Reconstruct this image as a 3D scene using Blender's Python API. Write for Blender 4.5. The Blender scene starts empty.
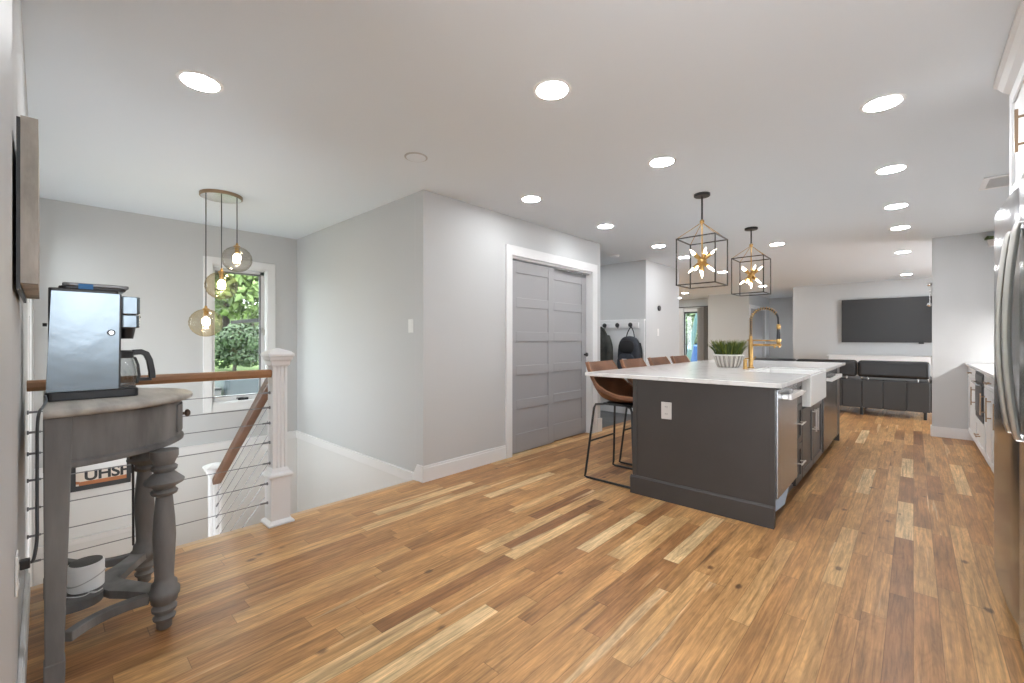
import bpy, bmesh, math, random
from mathutils import Vector, Matrix
PI = math.pi
random.seed(7)
SC = bpy.context.scene
COL = SC.collection

# ------------------------------------------------------------------ camera, world, exposure
CAM_H = 1.185
YAW = math.radians(42.77)
cd = bpy.data.cameras.new('camera'); cam = bpy.data.objects.new('camera', cd); COL.objects.link(cam)
cd.sensor_fit = 'HORIZONTAL'; cd.sensor_width = 36.0
cd.lens = 434.0 / 1024.0 * 36.0
cd.shift_y = -1.5 / 1024.0
cd.clip_start = 0.02; cd.clip_end = 200
cam.location = (0, 0, CAM_H)
cam.rotation_euler = (PI / 2, 0, YAW)
SC.camera = cam

w = bpy.data.worlds.new('World'); SC.world = w; w.use_nodes = True
nt = w.node_tree; nt.nodes.clear()
wo = nt.nodes.new('ShaderNodeOutputWorld'); bg = nt.nodes.new('ShaderNodeBackground')
bg.inputs[0].default_value = (0.90, 0.95, 1.0, 1); bg.inputs[1].default_value = 5.0
nt.links.new(bg.outputs[0], wo.inputs[0])

SC.view_settings.view_transform = 'Standard'; SC.view_settings.look = 'None'
SC.view_settings.gamma = 1.0; SC.view_settings.use_curve_mapping = False
SC.view_settings.exposure = 0.86
SC.cycles.use_denoising = True
SC.cycles.max_bounces = 10; SC.cycles.diffuse_bounces = 6; SC.cycles.transparent_max_bounces = 24
SC.cycles.sample_clamp_indirect = 6.0
SC.cycles.caustics_reflective = False; SC.cycles.caustics_refractive = False

sd = bpy.data.lights.new('sun', 'SUN'); sd.energy = 3.0; sd.angle = 0.05; sd.color = (1, 0.95, 0.86)
sun = bpy.data.objects.new('sun', sd); COL.objects.link(sun); sun.rotation_euler = (math.radians(22), 0, math.radians(60))

def area(name, loc, rot, sx, sy, power, color=(1, 1, 1)):
    d = bpy.data.lights.new(name, 'AREA'); d.shape = 'RECTANGLE'; d.size = sx; d.size_y = sy
    d.energy = power; d.color = color
    o = bpy.data.objects.new(name, d); COL.objects.link(o); o.location = loc; o.rotation_euler = rot
    return o
LAMP = 62.0       # emission of the recessed lenses

# ------------------------------------------------------------------ materials
def nodes(name):
    m = bpy.data.materials.new(name); m.use_nodes = True
    n = m.node_tree; return m, n, n.nodes['Principled BSDF']
def mat(name, col, rough=0.5, metal=0.0, spec=0.5, bump=0.0, bscale=60, var=0.0, vscale=8, coat=0.0, stretch=None):
    m, n, b = nodes(name)
    b.inputs['Base Color'].default_value = (*col, 1); b.inputs['Roughness'].default_value = rough
    b.inputs['Metallic'].default_value = metal; b.inputs['Specular IOR Level'].default_value = spec
    b.inputs['Coat Weight'].default_value = coat
    if bump or var:
        tc = n.nodes.new('ShaderNodeTexCoord'); vec = tc.outputs['Object']
        if stretch:
            mp = n.nodes.new('ShaderNodeMapping'); mp.inputs['Scale'].default_value = stretch
            n.links.new(vec, mp.inputs['Vector']); vec = mp.outputs['Vector']
        if var:
            t = n.nodes.new('ShaderNodeTexNoise'); t.inputs['Scale'].default_value = vscale; t.inputs['Detail'].default_value = 6
            n.links.new(vec, t.inputs['Vector'])
            r = n.nodes.new('ShaderNodeValToRGB')
            r.color_ramp.elements[0].position = 0.3; r.color_ramp.elements[1].position = 0.7
            r.color_ramp.elements[0].color = (*[c * (1 - var) for c in col], 1)
            r.color_ramp.elements[1].color = (*[min(1, c * (1 + var)) for c in col], 1)
            n.links.new(t.outputs['Fac'], r.inputs['Fac']); n.links.new(r.outputs['Color'], b.inputs['Base Color'])
        if bump:
            t2 = n.nodes.new('ShaderNodeTexNoise'); t2.inputs['Scale'].default_value = bscale; t2.inputs['Detail'].default_value = 4
            n.links.new(vec, t2.inputs['Vector'])
            bp = n.nodes.new('ShaderNodeBump'); bp.inputs['Strength'].default_value = bump; bp.inputs['Distance'].default_value = 0.01
            n.links.new(t2.outputs['Fac'], bp.inputs['Height']); n.links.new(bp.outputs['Normal'], b.inputs['Normal'])
    return m
def emit(name, col, s):
    m, n, b = nodes(name); b.inputs['Base Color'].default_value = (*col, 1)
    b.inputs['Emission Color'].default_value = (*col, 1); b.inputs['Emission Strength'].default_value = s
    return m
def glass(name, tint=(1, 1, 1), refl=0.05, rough=0.02, edge=0.6, dark=1.0):
    m = bpy.data.materials.new(name); m.use_nodes = True; n = m.node_tree; n.nodes.clear()
    out = n.nodes.new('ShaderNodeOutputMaterial'); mix = n.nodes.new('ShaderNodeMixShader')
    tr = n.nodes.new('ShaderNodeBsdfTransparent'); gl = n.nodes.new('ShaderNodeBsdfGlossy')
    tr.inputs[0].default_value = (*tint, 1); gl.inputs['Roughness'].default_value = rough
    lw = n.nodes.new('ShaderNodeLayerWeight'); lw.inputs[0].default_value = 0.5
    pw = n.nodes.new('ShaderNodeMath'); pw.operation = 'POWER'; pw.inputs[1].default_value = 4.0; n.links.new(lw.outputs['Facing'], pw.inputs[0])
    ma = n.nodes.new('ShaderNodeMath'); ma.operation = 'MULTIPLY_ADD'; ma.inputs[1].default_value = edge; ma.inputs[2].default_value = refl; n.links.new(pw.outputs[0], ma.inputs[0])
    n.links.new(ma.outputs[0], mix.inputs[0])
    tm = n.nodes.new('ShaderNodeMix'); tm.data_type = 'RGBA'; tm.inputs[6].default_value = (*tint, 1); tm.inputs[7].default_value = (*[c ** dark for c in tint], 1)
    p2 = n.nodes.new('ShaderNodeMath'); p2.operation = 'POWER'; p2.inputs[1].default_value = 2.5; n.links.new(lw.outputs['Facing'], p2.inputs[0]); n.links.new(p2.outputs[0], tm.inputs[0]); n.links.new(tm.outputs[2], tr.inputs[0])
    n.links.new(tr.outputs[0], mix.inputs[1]); n.links.new(gl.outputs[0], mix.inputs[2]); n.links.new(mix.outputs[0], out.inputs[0])
    return m

def wood_floor():
    m, n, b = nodes('oak_floor'); L = n.links.new
    def N(t, **k):
        x = n.nodes.new(t)
        for a, v in k.items(): setattr(x, a, v)
        return x
    def M(op, a, c=None, d=None):
        x = N('ShaderNodeMath', operation=op)
        for i, v in enumerate((a, c, d)):
            if v is None: continue
            if isinstance(v, (int, float)): x.inputs[i].default_value = v
            else: L(v, x.inputs[i])
        return x.outputs[0]
    def comb(x, y, zz=None):
        c = N('ShaderNodeCombineXYZ')
        for i, v in enumerate((x, y, zz)):
            if v is None: continue
            if isinstance(v, (int, float)): c.inputs[i].default_value = v
            else: L(v, c.inputs[i])
        return c.outputs[0]
    tc = N('ShaderNodeTexCoord'); sp = N('ShaderNodeSeparateXYZ'); L(tc.outputs['Object'], sp.inputs[0])
    X, Y = sp.outputs[0], sp.outputs[1]
    W, LEN = 0.083, 0.95
    xr = M('DIVIDE', X, W); row = M('FLOOR', xr); fx = M('FRACT', xr)
    wn = N('ShaderNodeTexWhiteNoise', noise_dimensions='1D'); L(row, wn.inputs['W'])
    ln = M('MULTIPLY_ADD', wn.outputs['Value'], 0.5, 0.75)
    yr = M('DIVIDE', M('ADD', Y, M('MULTIPLY', wn.outputs['Value'], 17.3)), M('MULTIPLY', ln, LEN))
    idx = M('FLOOR', yr); fy = M('FRACT', yr)
    wb = N('ShaderNodeTexWhiteNoise', noise_dimensions='2D'); L(comb(row, idx), wb.inputs['Vector'])
    rnd = wb.outputs['Value']; sc = N('ShaderNodeSeparateColor'); L(wb.outputs['Color'], sc.inputs[0])
    r2, r3 = sc.outputs[1], sc.outputs[2]
    # board base colour
    ramp = N('ShaderNodeValToRGB'); cr = ramp.color_ramp
    cols = [(0.0, (0.255, 0.116, 0.049)), (0.10, (0.390, 0.190, 0.074)), (0.35, (0.480, 0.248, 0.096)), (0.65, (0.530, 0.284, 0.112)), (0.88, (0.585, 0.335, 0.140)), (0.95, (0.690, 0.465, 0.230)), (1.0, (0.74, 0.53, 0.29))]
    cr.elements[0].position, cr.elements[0].color = cols[0][0], (*cols[0][1], 1)
    cr.elements[1].position, cr.elements[1].color = cols[-1][0], (*cols[-1][1], 1)
    for p, c in cols[1:-1]:
        e = cr.elements.new(p); e.color = (*c, 1)
    L(rnd, ramp.inputs[0])
    # grain, stretched along the board
    gx = M('ADD', M('MULTIPLY', X, 1.0), M('MULTIPLY', r2, 31.0)); gy = M('ADD', M('MULTIPLY', Y, 0.045), M('MULTIPLY', r3, 11.0))
    g = N('ShaderNodeTexNoise'); g.inputs['Scale'].default_value = 70; g.inputs['Detail'].default_value = 7; g.inputs['Roughness'].default_value = 0.65; g.inputs['Distortion'].default_value = 0.6
    L(comb(gx, gy), g.inputs['Vector'])
    gr = N('ShaderNodeMapRange'); gr.inputs['From Min'].default_value = 0.28; gr.inputs['From Max'].default_value = 0.72; gr.inputs['To Min'].default_value = 0.56; gr.inputs['To Max'].default_value = 1.40
    L(g.outputs['Fac'], gr.inputs['Value'])
    # sapwood and heartwood streaks
    s = N('ShaderNodeTexNoise'); s.inputs['Scale'].default_value = 13; s.inputs['Detail'].default_value = 3; s.inputs['Distortion'].default_value = 0.4
    L(comb(M('ADD', X, M('MULTIPLY', r3, 23.0)), M('ADD', M('MULTIPLY', Y, 0.045), M('MULTIPLY', rnd, 9.0))), s.inputs['Vector'])
    sap = N('ShaderNodeMapRange'); sap.inputs['From Min'].default_value = 0.66; sap.inputs['From Max'].default_value = 0.69; L(s.outputs['Fac'], sap.inputs['Value'])
    drk = N('ShaderNodeMapRange'); drk.inputs['From Min'].default_value = 0.37; drk.inputs['From Max'].default_value = 0.27; L(s.outputs['Fac'], drk.inputs['Value'])
    mx = N('ShaderNodeMix', data_type='RGBA'); L(M('MULTIPLY', sap.outputs[0], 0.75), mx.inputs[0]); L(ramp.outputs[0], mx.inputs[6]); mx.inputs[7].default_value = (0.68, 0.47, 0.26, 1)
    mx2 = N('ShaderNodeMix', data_type='RGBA'); L(M('MULTIPLY', drk.outputs[0], 0.8), mx2.inputs[0]); L(mx.outputs[2], mx2.inputs[6]); mx2.inputs[7].default_value = (0.155, 0.075, 0.036, 1)
    # knots
    v = N('ShaderNodeTexVoronoi'); v.inputs['Scale'].default_value = 5.5; v.inputs['Randomness'].default_value = 1.0
    L(comb(X, M('MULTIPLY', Y, 0.6)), v.inputs['Vector'])
    kd = M('ADD', v.outputs['Distance'], M('MULTIPLY', M('SUBTRACT', g.outputs['Fac'], 0.5), 0.10))
    kn = N('ShaderNodeMapRange'); kn.inputs['From Min'].default_value = 0.105; kn.inputs['From Max'].default_value = 0.05; L(kd, kn.inputs['Value'])
    mx3 = N('ShaderNodeMix', data_type='RGBA'); L(M('MULTIPLY', kn.outputs[0], 0.75), mx3.inputs[0]); L(mx2.outputs[2], mx3.inputs[6]); mx3.inputs[7].default_value = (0.10, 0.052, 0.030, 1)
    mul = N('ShaderNodeMix', data_type='RGBA', blend_type='MULTIPLY'); mul.inputs[0].default_value = 1.0
    c2 = N('ShaderNodeTexNoise'); c2.inputs['Scale'].default_value = 7.0; c2.inputs['Detail'].default_value = 2
    L(comb(M('ADD', X, M('MULTIPLY', r2, 17.0)), M('ADD', M('MULTIPLY', Y, 0.16), M('MULTIPLY', r3, 5.0))), c2.inputs['Vector'])
    rg = M('SINE', M('MULTIPLY', c2.outputs['Fac'], 130.0)); ring = M('MULTIPLY_ADD', M('POWER', M('MULTIPLY_ADD', rg, 0.5, 0.5), 3.0), -0.10, 1.03)
    c3 = N('ShaderNodeTexNoise'); c3.inputs['Scale'].default_value = 9.0; c3.inputs['Detail'].default_value = 5; c3.inputs['Roughness'].default_value = 0.7
    L(comb(M('ADD', X, M('MULTIPLY', r3, 13.0)), M('ADD', M('MULTIPLY', Y, 0.22), M('MULTIPLY', r2, 7.0))), c3.inputs['Vector'])
    dr3 = N('ShaderNodeMapRange'); dr3.inputs['From Min'].default_value = 0.3; dr3.inputs['From Max'].default_value = 0.62; dr3.inputs['To Min'].default_value = 0.66; dr3.inputs['To Max'].default_value = 1.12; L(c3.outputs['Fac'], dr3.inputs['Value'])
    L(mx3.outputs[2], mul.inputs[6]); L(M('MULTIPLY', M('MULTIPLY', gr.outputs[0], ring), dr3.outputs[0]), mul.inputs[7])
    # seams
    ex = M('MINIMUM', fx, M('SUBTRACT', 1.0, fx)); ey = M('MULTIPLY', M('MINIMUM', fy, M('SUBTRACT', 1.0, fy)), 9.0)
    ed = N('ShaderNodeMapRange'); ed.inputs['From Min'].default_value = 0.006; ed.inputs['From Max'].default_value = 0.018; L(M('MINIMUM', ex, ey), ed.inputs['Value'])
    sm = N('ShaderNodeMix', data_type='RGBA', blend_type='MULTIPLY'); sm.inputs[0].default_value = 1.0
    L(mul.outputs[2], sm.inputs[6]); L(M('MULTIPLY_ADD', ed.outputs[0], 0.45, 0.55), sm.inputs[7])
    L(sm.outputs[2], b.inputs['Base Color'])
    rr = N('ShaderNodeMapRange'); rr.inputs['To Min'].default_value = 0.30; rr.inputs['To Max'].default_value = 0.46; L(g.outputs['Fac'], rr.inputs['Value']); L(rr.outputs[0], b.inputs['Roughness'])
    b.inputs['Specular IOR Level'].default_value = 0.38
    bp = N('ShaderNodeBump'); bp.inputs['Strength'].default_value = 0.12; bp.inputs['Distance'].default_value = 0.004
    L(M('ADD', ed.outputs[0], M('MULTIPLY', g.outputs['Fac'], 0.25)), bp.inputs['Height']); L(bp.outputs['Normal'], b.inputs['Normal'])
    return m

def quartz():
    m, n, b = nodes('white_quartz'); L = n.links.new
    tc = n.nodes.new('ShaderNodeTexCoord'); t = n.nodes.new('ShaderNodeTexNoise'); t.inputs['Scale'].default_value = 1.7; t.inputs['Detail'].default_value = 8; t.inputs['Distortion'].default_value = 1.2
    L(tc.outputs['Object'], t.inputs['Vector'])
    r = n.nodes.new('ShaderNodeValToRGB'); e = r.color_ramp.elements
    e[0].position = 0.485; e[0].color = (0.74, 0.73, 0.72, 1); e[1].position = 0.525; e[1].color = (0.74, 0.73, 0.72, 1)
    k = r.color_ramp.elements.new(0.505); k.color = (0.645, 0.635, 0.625, 1)
    L(t.outputs['Fac'], r.inputs[0]); L(r.outputs[0], b.inputs['Base Color']); b.inputs['Roughness'].default_value = 0.16
    return m

def brushed(name, col, rough, sx=(1, 1, 90)):
    return mat(name, col, rough, 1.0, 0.5, bump=0.05, bscale=14, stretch=sx)

WALL = mat('grey_wall_paint', (0.555, 0.560, 0.563), 0.75, spec=0.25, bump=0.03, bscale=160)
WHITEWALL = mat('white_lower_wall_paint', (0.74, 0.74, 0.735), 0.7, spec=0.25, bump=0.02, bscale=160)
CEIL = mat('white_ceiling_paint', (0.725, 0.770, 0.815), 0.85, spec=0.15, bump=0.03, bscale=140)
TRIM = mat('white_trim_paint', (0.78, 0.78, 0.785), 0.4, spec=0.4)
DOORM = mat('grey_door_paint', (0.365, 0.362, 0.372), 0.45, spec=0.4)
FLOOR = wood_floor()
TILE = mat('dark_slate_tile', (0.11, 0.11, 0.115), 0.5, var=0.2, vscale=3)
QUARTZ = quartz()
ISLAND = mat('charcoal_cabinet_paint', (0.050, 0.0445, 0.042), 0.42, spec=0.45, var=0.06, vscale=4)
STEEL = brushed('brushed_stainless', (0.44, 0.45, 0.465), 0.26)
STEELD = brushed('dark_stainless', (0.15, 0.15, 0.155), 0.22)
CHROME = mat('bright_chrome', (0.85, 0.85, 0.85), 0.15, 1.0)
NICKEL = mat('satin_nickel', (0.62, 0.60, 0.57), 0.30, 1.0)
BRASS = mat('brushed_brass', (0.50, 0.31, 0.115), 0.30, 1.0)
BRONZE = mat('champagne_bronze', (0.36, 0.25, 0.165), 0.38, 1.0)
BLACKM = mat('black_metal', (0.022, 0.022, 0.024), 0.42, 0.0, 0.5)
BLACKP = mat('black_plastic', (0.018, 0.018, 0.020), 0.35)
GREYWOOD = mat('grey_washed_wood', (0.170, 0.165, 0.160), 0.6, spec=0.3, var=0.38, vscale=9, bump=0.12, bscale=30, stretch=(1, 1, 0.25))
GREYTOP = mat('grey_washed_table_top_wood', (0.36, 0.34, 0.31), 0.5, spec=0.35, var=0.30, vscale=16, bump=0.08, bscale=30, stretch=(0.16, 1, 1))
OAKRAIL = mat('stained_oak_rail', (0.265, 0.132, 0.062), 0.38, var=0.22, vscale=9, stretch=(1, 0.1, 1))
OAKRAIL2 = mat('stained_oak_stair_rail', (0.135, 0.062, 0.032), 0.4, var=0.22, vscale=9)
NOSING = mat('light_oak_nosing', (0.56, 0.37, 0.21), 0.4, var=0.12, vscale=10, stretch=(1, 0.15, 1))
KNOBW = mat('dark_brown_wood', (0.085, 0.045, 0.028), 0.45)
CABLE = mat('steel_cable', (0.20, 0.20, 0.21), 0.45, 0.6)
LEATHER = mat('tan_leather', (0.165, 0.068, 0.031), 0.42, spec=0.5, var=0.22, vscale=9, bump=0.10, bscale=220)
LEATHERIN = mat('tan_leather_piping', (0.30, 0.145, 0.075), 0.45)
SOFAL = mat('black_leather', (0.017, 0.017, 0.018), 0.36, spec=0.5, bump=0.2, bscale=26)
SOFAB = mat('charcoal_vinyl', (0.060, 0.061, 0.062), 0.5, spec=0.4, bump=0.04, bscale=240)
SCREEN = mat('black_screen', (0.020, 0.020, 0.021), 0.30)
CERAMIC = mat('white_fireclay', (0.82, 0.82, 0.81), 0.14, spec=0.6)
WHITEP = mat('white_plastic', (0.78, 0.78, 0.77), 0.4)
LENS = emit('lamp_lens', (0.96, 0.98, 1.0), LAMP)
BULB = emit('warm_bulb', (1.0, 0.86, 0.66), 40.0)
BULB2 = emit('candle_bulb', (1.0, 0.88, 0.72), 10.0)
LEDM = emit('led_strip', (1.0, 0.98, 0.96), 140.0)
PANE = glass('window_glass', (0.97, 0.99, 0.98))
AMBER = glass('smoky_amber_glass', (0.885, 0.825, 0.70), 0.10, 0.10, 0.35, 3.2)
SMOKE = glass('smoky_grey_glass', (0.83, 0.81, 0.775), 0.10, 0.10, 0.35, 3.2)
POTGLASS = glass('clear_glass', (0.84, 0.85, 0.85))
FABRICW = mat('sheer_white_fabric', (0.74, 0.74, 0.73), 0.9)
FABRICG = mat('grey_curtain_fabric', (0.23, 0.215, 0.205), 0.9)
NAVY = mat('navy_backpack_fabric', (0.022, 0.026, 0.036), 0.8, var=0.4, vscale=12)
BAGBLK = mat('black_backpack_fabric', (0.014, 0.014, 0.016), 0.8)
OLIVE = mat('dark_olive_fabric', (0.050, 0.052, 0.046), 0.85, var=0.35, vscale=9)
GRASSM = mat('deep_green_blades', (0.050, 0.082, 0.014), 0.55, var=0.35, vscale=20)
GRASSTIP = mat('yellow_green_blades', (0.15, 0.175, 0.024), 0.55, var=0.3, vscale=20)
POTM = mat('cream_ribbed_ceramic', (0.60, 0.56, 0.51), 0.6)
POTDARK = mat('taupe_pot_groove', (0.30, 0.27, 0.24), 0.7)
BARN = mat('weathered_canvas_edge', (0.42, 0.385, 0.34), 0.8, var=0.28, vscale=16, bump=0.2, bscale=80, stretch=(1, 1, 0.4))
LEAF1 = mat('bright_green_leaf', (0.105, 0.165, 0.040), 0.6, var=0.4, vscale=1.5)
LEAF2 = mat('mid_green_leaf', (0.055, 0.095, 0.032), 0.6, var=0.4, vscale=2.5)
LEAF3 = mat('deep_green_leaf', (0.026, 0.054, 0.015), 0.6, var=0.3, vscale=3)
BARK = mat('brown_bark', (0.035, 0.027, 0.021), 0.9)
LAWN = mat('lawn_grass', (0.075, 0.115, 0.032), 0.9, var=0.3, vscale=2)

# ------------------------------------------------------------------ mesh builder
class MB:
    def __init__(s): s.v = []; s.f = []; s.mi = []; s.cur = 0
    def _add(s, vs, fs):
        b = len(s.v); s.v += [tuple(p) for p in vs]
        for f in fs: s.f.append(tuple(b + i for i in f)); s.mi.append(s.cur)
        return s
    def mat(s, i): s.cur = i; return s
    def box(s, x0, x1, y0, y1, z0, z1):
        x0, x1 = min(x0, x1), max(x0, x1); y0, y1 = min(y0, y1), max(y0, y1); z0, z1 = min(z0, z1), max(z0, z1)
        return s._add([(x0, y0, z0), (x1, y0, z0), (x1, y1, z0), (x0, y1, z0), (x0, y0, z1), (x1, y0, z1), (x1, y1, z1), (x0, y1, z1)],
                      [(0, 3, 2, 1), (4, 5, 6, 7), (0, 1, 5, 4), (1, 2, 6, 5), (2, 3, 7, 6), (3, 0, 4, 7)])
    def hexa(s, bot, top):   # four bottom points, four top points (counter-clockwise)
        return s._add(list(bot) + list(top), [(0, 3, 2, 1), (4, 5, 6, 7), (0, 1, 5, 4), (1, 2, 6, 5), (2, 3, 7, 6), (3, 0, 4, 7)])
    def prism(s, poly, z0, z1):          # poly in x,y counter-clockwise
        n = len(poly)
        return s._add([(x, y, z0) for x, y in poly] + [(x, y, z1) for x, y in poly],
                      [tuple(reversed(range(n))), tuple(range(n, 2 * n))] + [(i, (i + 1) % n, n + (i + 1) % n, n + i) for i in range(n)])
    def prism_axis(s, poly, a0, a1, axis):   # profile extruded along an axis; poly gives the other two in cyclic order
        n = len(poly)
        def P(u, v, a): return {'x': (a, u, v), 'y': (v, a, u), 'z': (u, v, a)}[axis]
        return s._add([P(u, v, a0) for u, v in poly] + [P(u, v, a1) for u, v in poly],
                      [tuple(reversed(range(n))), tuple(range(n, 2 * n))] + [(i, (i + 1) % n, n + (i + 1) % n, n + i) for i in range(n)])
    def lathe(s, prof, cx=0, cy=0, n=32, sx=1, sy=1):      # prof [(r,z)] bottom to top
        b = []
        for r, zz in prof:
            for i in range(n):
                a = 2 * PI * i / n; b.append((cx + r * sx * math.cos(a), cy + r * sy * math.sin(a), zz))
        fs = []
        for k in range(len(prof) - 1):
            for i in range(n):
                j = (i + 1) % n; fs.append((k * n + i, k * n + j, (k + 1) * n + j, (k + 1) * n + i))
        if prof[0][0] > 1e-5: fs.append(tuple(reversed(range(n))))
        if prof[-1][0] > 1e-5: fs.append(tuple((len(prof) - 1) * n + i for i in range(n)))
        return s._add(b, fs)
    def loft(s, rings, cap=True, closed=True):
        n = len(rings[0]); b = [p for r in rings for p in r]; fs = []
        for k in range(len(rings) - 1):
            for i in range(n if closed else n - 1):
                j = (i + 1) % n; fs.append((k * n + i, k * n + j, (k + 1) * n + j, (k + 1) * n + i))
        if cap: fs.append(tuple(reversed(range(n)))); fs.append(tuple((len(rings) - 1) * n + i for i in range(n)))
        return s._add(b, fs)
    def tube(s, pts, r, n=10, taper=None):
        pts = [Vector(p) for p in pts]; rings = []; up = None
        for i, p in enumerate(pts):
            d = (pts[min(i + 1, len(pts) - 1)] - pts[max(i - 1, 0)]).normalized()
            if up is None:
                up = Vector((0, 0, 1)) if abs(d.z) < 0.9 else Vector((1, 0, 0))
            u = (up - d * up.dot(d)).normalized(); v = d.cross(u); up = u
            rr = r if taper is None else taper[i]
            rings.append([tuple(p + u * rr * math.cos(2 * PI * k / n) + v * rr * math.sin(2 * PI * k / n)) for k in range(n)])
        return s.loft(rings)
    def bar(s, a, b, wx, wz=None, up=(0, 0, 1)):      # square-section bar between points
        a, b = Vector(a), Vector(b); d = (b - a).normalized(); U = Vector(up)
        if abs(d.dot(U)) > 0.98: U = Vector((1, 0, 0))
        u = d.cross(U).normalized(); v = u.cross(d); wz = wz or wx
        q = [(-1, -1), (1, -1), (1, 1), (-1, 1)]
        return s.loft([[tuple(p + u * wx / 2 * i + v * wz / 2 * j) for i, j in q] for p in (a, b)])
    def sphere(s, c, r, n=20, m=12, sx=1, sy=1, sz=1):
        prof = [(max(1e-6, r * math.sin(PI * k / m)), -r * math.cos(PI * k / m) * sz) for k in range(m + 1)]
        b0 = len(s.v); s.lathe(prof, 0, 0, n, sx, sy)
        for i in range(b0, len(s.v)):
            x, y, zz = s.v[i]; s.v[i] = (x + c[0], y + c[1], zz + c[2])
        return s
    def rbox(s, x0, x1, y0, y1, z0, z1, r=0.02, k=4):     # box with rounded vertical corners
        return s.prism(rrect(x0, x1, y0, y1, r, k), z0, z1)
    def xf(s, M):
        s.v = [tuple(M @ Vector(p)) for p in s.v]; return s
    def build(s, name, m, parent=None, smooth=None, bevel=0, seg=2, sub=0):
        me = bpy.data.meshes.new(name); me.from_pydata(s.v, [], s.f)
        bm = bmesh.new(); bm.from_mesh(me); bmesh.ops.remove_doubles(bm, verts=bm.verts, dist=1e-6)
        bmesh.ops.recalc_face_normals(bm, faces=bm.faces); bm.to_mesh(me); bm.free()
        ms = m if isinstance(m, (list, tuple)) else [m]
        for x in ms: me.materials.append(x)
        if len(ms) > 1 and len(me.polygons) == len(s.mi): me.polygons.foreach_set('material_index', s.mi)
        o = bpy.data.objects.new(name, me); COL.objects.link(o)
        if parent: o.parent = parent
        if bevel:
            b = o.modifiers.new('bevel', 'BEVEL'); b.width = bevel; b.segments = seg; b.limit_method = 'ANGLE'; b.angle_limit = math.radians(40)
        if sub:
            u = o.modifiers.new('sub', 'SUBSURF'); u.levels = sub; u.render_levels = sub
        if smooth:
            for p in me.polygons: p.use_smooth = True
            me.set_sharp_from_angle(angle=math.radians(smooth))
        return o
def rrect(x0, x1, y0, y1, r, k=4):
    out = []
    for cx, cy, a0 in ((x1 - r, y0 + r, -PI / 2), (x1 - r, y1 - r, 0), (x0 + r, y1 - r, PI / 2), (x0 + r, y0 + r, PI)):
        for i in range(k + 1):
            a = a0 + PI / 2 * i / k; out.append((cx + r * math.cos(a), cy + r * math.sin(a)))
    return out
def arc(c, r, a0, a1, n, f):       # points f(cos,sin) helper
    return [f(c, r * math.cos(a0 + (a1 - a0) * i / n), r * math.sin(a0 + (a1 - a0) * i / n)) for i in range(n + 1)]
def bez(p, n=16):
    p = [Vector(q) for q in p]; out = []
    for i in range(n + 1):
        t = i / n; q = p[:]
        while len(q) > 1: q = [q[k].lerp(q[k + 1], t) for k in range(len(q) - 1)]
        out.append(tuple(q[0]))
    return out
def smoothpath(pts, n=6):          # Catmull-Rom through points
    P = [Vector(p) for p in pts]; out = []
    for i in range(len(P) - 1):
        a, b, c, d = P[max(i - 1, 0)], P[i], P[i + 1], P[min(i + 2, len(P) - 1)]
        for k in range(n):
            t = k / n
            out.append(tuple(0.5 * ((2 * b) + (c - a) * t + (2 * a - 5 * b + 4 * c - d) * t * t + (3 * b - a - 3 * c + d) * t ** 3)))
    out.append(tuple(P[-1])); return out

def thing(name, label, cat, loc=(0, 0, 0), rotz=0, group=None):
    o = bpy.data.objects.new(name, None); COL.objects.link(o); o.empty_display_size = 0.05
    o.location = loc; o.rotation_euler = (0, 0, rotz); o['label'] = label; o['category'] = cat
    if group: o['group'] = group
    return o
def tag(o, label, cat, group=None):
    o['label'] = label; o['category'] = cat
    if group: o['group'] = group
    return o
def struct(o, label=None):
    o['kind'] = 'structure'
    if label: o['label'] = label
    return o
def dup(root, loc, label, group=None):
    r = root.copy(); COL.objects.link(r); r.location = loc; r['label'] = label
    if group: r['group'] = group
    for ch in list(root.children):
        c = ch.copy(); COL.objects.link(c); c.parent = r
        for g in list(ch.children):
            d = g.copy(); COL.objects.link(d); d.parent = c
    return r

# ================================================================== THE SETTING
H = 2.44
XS = -3.06          # floor edge at the stairwell
XB = -5.65          # stairwell back wall face
YL = -0.055         # left wall face
YSW = 2.155         # stairwell side wall face
XC = -3.0           # closet wall face
XR = 1.2            # kitchen right wall face

mb = MB(); mb.box(XS, XR, -1.6, YSW, -0.25, 0); mb.box(-3.02, XR, YSW, 7.45, -0.25, 0); mb.box(-3.02, 2.4, 7.45, 12.1, -0.25, 0)
mb.box(-6.6, -3.02, 7.7, 13.6, -0.25, 0); mb.box(-3.02, -2.1, 12.1, 14.9, -0.25, 0); mb.box(-4.3, -3.02, YSW + 0.1, 4.94, -0.25, 0)
mb.box(-3.08, -3.02, 4.94, 6.4, -0.25, 0)
struct(mb.build('floor', FLOOR))
struct(MB().box(-5.2, -3.08, 4.94, 6.4, -0.25, 0).build('floor_mudroom', TILE))
nz = MB(); nz.prism_axis([(-3.115, -0.028), (-3.06, -0.028), (-3.06, 0.0), (-3.105, 0.0), (-3.115, -0.006)], YL + 0.003, YSW - 0.003, 'z') if False else None
MBn = MB(); MBn.box(-3.115, XS, YL + 0.004, YSW - 0.016, -0.03, 0.001); struct(MBn.build('trim_nosing', NOSING, bevel=0.008))
struct(MB().box(-6.6, 2.4, -1.6, 14.9, H, H + 0.12).build('ceiling', CEIL))

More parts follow.
